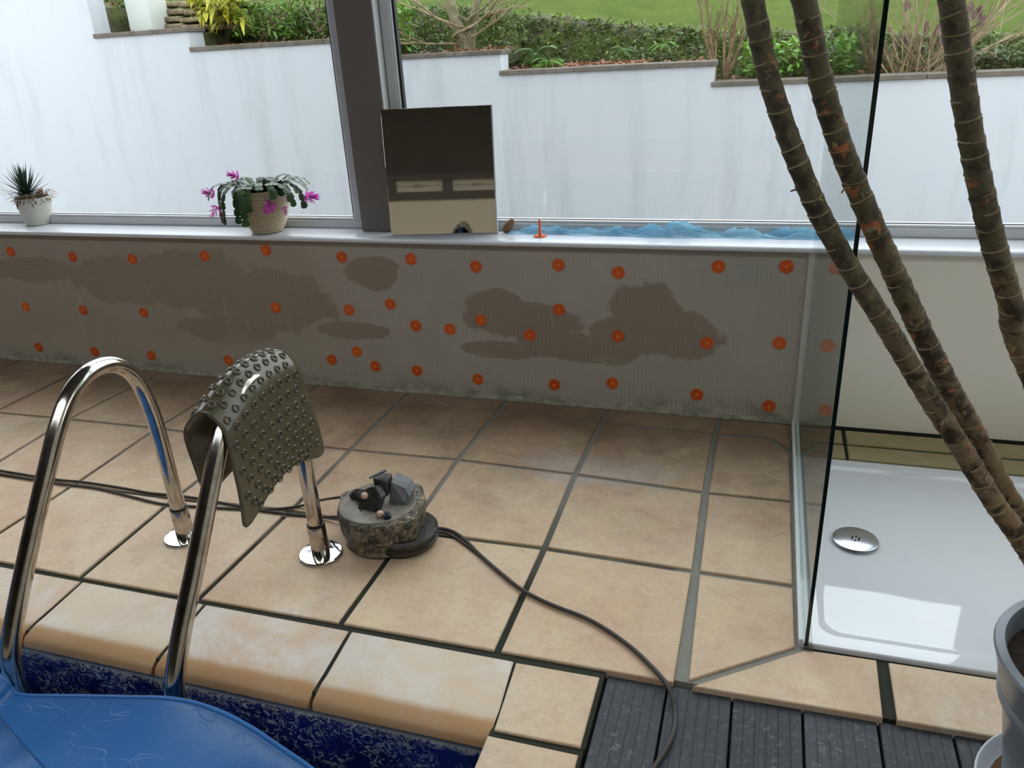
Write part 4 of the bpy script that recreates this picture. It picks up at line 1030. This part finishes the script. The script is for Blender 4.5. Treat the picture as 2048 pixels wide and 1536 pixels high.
def frond(vs_, fs, p, d, ln, droop=.5, g=random):
    n = 16; c = Vector(p); side = d.cross(V(0,0,1)).normalized()
    pts = [Vector(p)+d*(ln*k/n)-V(0,0,1)*(droop*ln*(k/n)**2) for k in range(n+1)]
    for k in range(1, n):
        t = (pts[k+1]-pts[k-1]).normalized(); l2 = ln*.27*math.sin(PI*(.12+.86*k/n))
        for s in (-1, 1): leafstrip(vs_, fs, pts[k], (side*s+t*.35).normalized(), V(0,0,1), l2, ln*.05, .15, 2)
    leafstrip(vs_, fs, pts[0], d, V(0,0,1), ln, .006, droop, 8, prof=lambda f: 1)
def fern(px, py, dy, n, ln, mat, label, tilt=.6, seed=1):
    p = ax(px, py, dy); g = random.Random(seed); root = thing('fern', label, 'fern', p)
    for k in range(n):
        a = 2*PI*k/n+g.uniform(-.2, .2); el = g.uniform(.35, 1.0); d = V(math.cos(a)*math.cos(el), math.sin(a)*math.cos(el)-.3, math.sin(el)).normalized(); vs_, fs = [], []
        frond(vs_, fs, p, d, ln*g.uniform(.8, 1.1), g.uniform(.5, .9), g); raw('frond', vs_, fs, mat, root)
fern(1070, 115, .40, 13, .27, M['fern'], 'large green fern just right of the small grey-barked tree', seed=2)
fern(1095, 128, .26, 9, .20, M['leafb'], 'light green fern above the step in the garden wall', seed=3)
fern(1245, 100, .42, 7, .13, M['fern'], 'small fern on the bank face, left one of two', seed=4)
fern(1330, 90, .42, 7, .13, M['leafb'], 'small fern on the bank face beside the thin saplings', seed=5)
fern(1600, 120, .34, 10, .17, simple('rusty_fern', (166,132,50), .8, rgb2=(110,130,50), scale=12), 'rusty orange fern behind the second plant cane', seed=6)
fern(975, 112, .30, 8, .14, M['fern'], 'small fern at the foot of the grey-barked tree', seed=7)
def branch(bm, p, d, ln, r, g, depth, curve=.25, tips=None, spread=.6, kids=3):
    pts = [Vector(p)]; dd = Vector(d); n = 6
    for k in range(n):
        dd = (dd+V(g.uniform(-1,1), g.uniform(-1,1), g.uniform(-.6,.8))*curve*.5).normalized(); pts.append(pts[-1]+dd*ln/n)
    tube(bm, pts, [r*(1-.6*k/n) for k in range(n+1)], 6 if r > .006 else 4)
    if tips is not None: tips.append((pts[-1], dd))
    if depth > 0:
        for q in range(kids):
            k = g.randint(2, n); nd = (dd+V(g.uniform(-1,1), g.uniform(-1,1), g.uniform(-.3,.8))*spread).normalized()
            branch(bm, pts[k], nd, ln*g.uniform(.5, .75), r*.5, g, depth-1, curve, tips, spread, kids)
# small tree
tp_ = ax(930, 100, .36); tree = thing('small_tree', 'small grey-barked garden tree with bare arching twigs behind the wall', 'tree', tp_)
g = random.Random(11)
for pix, r in (([(932,100),(918,60),(906,25),(898,-10),(890,-70)], .045), ([(940,98),(944,60),(950,25),(962,-20),(985,-90)], .034)):
    P = catmull([ax(x, y, .36) for x, y in pix], 6); obj('trunk', tube(bmn(), P, [r*(1-.35*k/(len(P)-1)) for k in range(len(P))], 12), M['bark'], tree, smooth=True)
for k in range(9):
    bm = bmn(); s = -1 if k % 2 else 1; p = ax(g.uniform(905, 950), g.uniform(30, 90), .34); d = V(s*g.uniform(.5, 1), g.uniform(-.6,.2), g.uniform(.1, .5)).normalized()
    branch(bm, p, d, g.uniform(.35, .55), .011, g, 3, .45, None, .7, 3); obj('branch', bm, M['twig'] if k % 3 else M['bark'], tree)
vs_, fs = [], []
for k in range(520):
    p = ax(g.uniform(820, 1060), g.uniform(0, 85), g.uniform(.2, .5)); d = V(g.uniform(-1,1), g.uniform(-.5,.3), g.uniform(-.4,.6)).normalized(); leafstrip(vs_, fs, p, d, V(0,0,1), g.uniform(.02, .05), .009, .3, 2)
tag(raw('foliage', vs_, fs, M['leafg'], tree), kind='stuff')
# strap-leaved plant
sp_ = ax(850, 108, .30); st = thing('strap_leaved_plant', 'dark glossy strap-leaved plant left of the grey-barked tree', 'plant', sp_)
for k in range(34):
    vs_, fs = [], []; a = g.uniform(0, 2*PI); el = g.uniform(.5, 1.3); d = V(math.cos(a)*math.cos(el), math.sin(a)*math.cos(el), math.sin(el)); leafstrip(vs_, fs, sp_+V(g.uniform(-.14,.14), g.uniform(-.05,.05), -.02), d, V(0,0,1), g.uniform(.16, .27), .022, g.uniform(.5, .9), 6); raw('leaf', vs_, fs, M['strap'], st)
def bush(name, pxs, pys, dys, n, ln, wd, mat, label, cat='shrub', stems=6, seed=1, curl=.3, twigm='twig', up=.6):
    g = random.Random(seed); c = ax((pxs[0]+pxs[1])/2, pys[1], sum(dys)/2); root = thing(name, label, cat, c)
    for k in range(stems):
        bm = bmn(); tgt = ax(g.uniform(*pxs), g.uniform(pys[0], (pys[0]+pys[1])/2), g.uniform(*dys)); mid = c.lerp(tgt, .5)+V(g.uniform(-.05,.05), 0, g.uniform(-.02,.05))
        tube(bm, catmull([c+V(g.uniform(-.05,.05),0,0), mid, tgt], 5), .005, 5); obj('stem', bm, M[twigm], root)
    vs_, fs = [], []
    for k in range(n):
        p = ax(g.uniform(*pxs), g.uniform(*pys), g.uniform(*dys)); d = V(g.uniform(-1,1), g.uniform(-1,.3), g.uniform(-.5,1)*up).normalized(); leafstrip(vs_, fs, p, d, V(g.uniform(-.3,.3),g.uniform(-.3,.3),1), g.uniform(*ln), g.uniform(*wd), g.uniform(0,curl), 4)
    tag(raw('foliage', vs_, fs, mat, root, smooth=True), kind='stuff'); return root
bush('rhododendron_shrub', (392, 492), (-40, 42), (.25, .6), 210, (.09, .15), (.028, .045), M['leafy'], 'shrub with long yellow-green drooping leaves behind the wall at left', seed=21, curl=1.0, up=.1)
bush('leafy_shrub', (470, 590), (-30, 78), (.2, .7), 620, (.035, .08), (.014, .026), M['leafb'], 'light green leafy shrub left of the window column, beside the yellow-leaved one', seed=22)
bush('leafy_shrub', (575, 700), (-40, 72), (.2, .8), 760, (.03, .07), (.012, .024), M['leafg'], 'mid-green leafy shrub directly left of the window column', seed=23)
bush('leafy_shrub', (786, 822), (10, 96), (.2, .5), 260, (.04, .09), (.014, .026), M['leafb'], 'narrow yellow-green shrub directly right of the window column', seed=24)
bush('broad_leaved_shrub', (1490, 1660), (85, 150), (.15, .5), 520, (.04, .08), (.02, .038), M['leafb'], 'low bright green broad-leaved shrub behind the lowest wall section', seed=25)
bush('hedge_shrub', (1650, 1775), (55, 148), (.25, .6), 900, (.02, .05), (.012, .024), M['leafd'], 'dark bushy shrub left of the pale twiggy shrub', seed=26)
bush('hedge_shrub', (1900, 2120), (95, 140), (.25, .6), 900, (.02, .05), (.012, .024), M['leafd'], 'low dark shrub at the right edge behind the wall', seed=27)
def sapling(px, py, tops, mat, label, seed):
    g = random.Random(seed); c = ax(px, py, .24); root = thing('bare_sapling', label, 'sapling', c)
    for (x, y) in tops:
        bm = bmn(); tgt = ax(x, y, .24+g.uniform(-.05,.05)); P = catmull([c, c.lerp(tgt, .5)+V(g.uniform(-.03,.03), 0, .02), tgt], 8); tube(bm, P, [.011*(1-.7*k/(len(P)-1)) for k in range(len(P))], 6)
        for q in range(4): k = g.randint(5, len(P)-3); branch(bm, P[k], V(g.uniform(-.5,.5), g.uniform(-.3,.3), 1).normalized(), g.uniform(.08,.2), .0035, g, 1, .2)
        obj('stem', bm, M[mat], root)
sapling(1430, 150, [(1395,-40),(1408,-40),(1425,60),(1440,40)], 'redtwig', 'bare reddish sapling with forked stems above the last wall step', 31)
sapling(1448, 165, [(1462,-40),(1478,-50),(1490,45),(1470,40)], 'redtwig', 'bare reddish sapling leaning right, next to the forked one', 32)
# pale twiggy shrub
hp = ax(1832, 150, .26); hy = thing('twiggy_shrub', 'pale bare twiggy hydrangea-like shrub with withered leaves', 'shrub', hp); g = random.Random(41)
for k in range(70):
    bm = bmn(); a = g.uniform(-1.25, 1.25); d = V(math.sin(a)*.95, g.uniform(-.35,.35), math.cos(a)).normalized(); ln = g.uniform(.22, .5) if k < 44 else g.uniform(.5, .85)
    branch(bm, hp+V(g.uniform(-.13,.13), g.uniform(-.06,.06), -.03), d, ln, g.uniform(.004, .008), g, 1 if k < 44 else 2, .22, None, .5, 2); obj('stem', bm, M['twig'], hy)
vs_, fs = [], []
for (x, y) in ((1945,8),(1958,14),(1965,32),(1950,22),(1810,70),(1855,45),(1880,48),(1815,5),(1795,80),(1885,70)):
    for q in range(3):
        p = ax(x+g.uniform(-6,6), y+g.uniform(-6,6), .2); d = V(g.uniform(-.5,.5), g.uniform(-.4,.2), -1).normalized(); leafstrip(vs_, fs, p, d, V(g.uniform(-1,1),-1,0), .055, .026, .1, 4)
tag(raw('withered_leaves', vs_, fs, M['purple'], hy), kind='stuff')
bm = bmn(); branch(bm, ax(1905, 85, .24), V(.75,0,.65), .42, .008, g, 1, .15); tube(bm, catmull([ax(1870,125,.24), ax(1905,85,.24), ax(1948,45,.24), ax(1960,10,.24)], 6), .006, 6); obj('stem', bm, M['redtwig'], hy)
# dry stone patch at the upper left
bs = thing('stone_edging', 'brown stone blocks edging the bed behind the wall at left', 'stone edging', ax(320, 40, .5)); g = random.Random(51)
for r_ in range(4):
    x = 262+(r_%2)*14
    while x < 470:
        wd3 = g.uniform(30, 55); a = ax(x, 58-r_*15, .40+.03*r_); b = ax(x+wd3-1, 58-r_*15-15, .40+.03*r_); bm = box(bmn(), a.x, b.x, a.y-.03+g.uniform(-.02,.02), a.y+.15, min(a.z, b.z)-.01, max(a.z, b.z)-.012, .012, 2)
        for v in bm.verts: v.co += V(*[.006*noise.noise(v.co*20+V(k*9,0,0)) for k in range(3)])
        obj('stone', bm, simple('brown_stone', (150,136,110), .9, rgb2=(100,86,60), scale=10, bump=.5) if 'brown_stone' not in bpy.data.materials else bpy.data.materials['brown_stone'], bs); x += wd3

for o in bpy.data.objects:
    if '_o' in o: del o['_o']
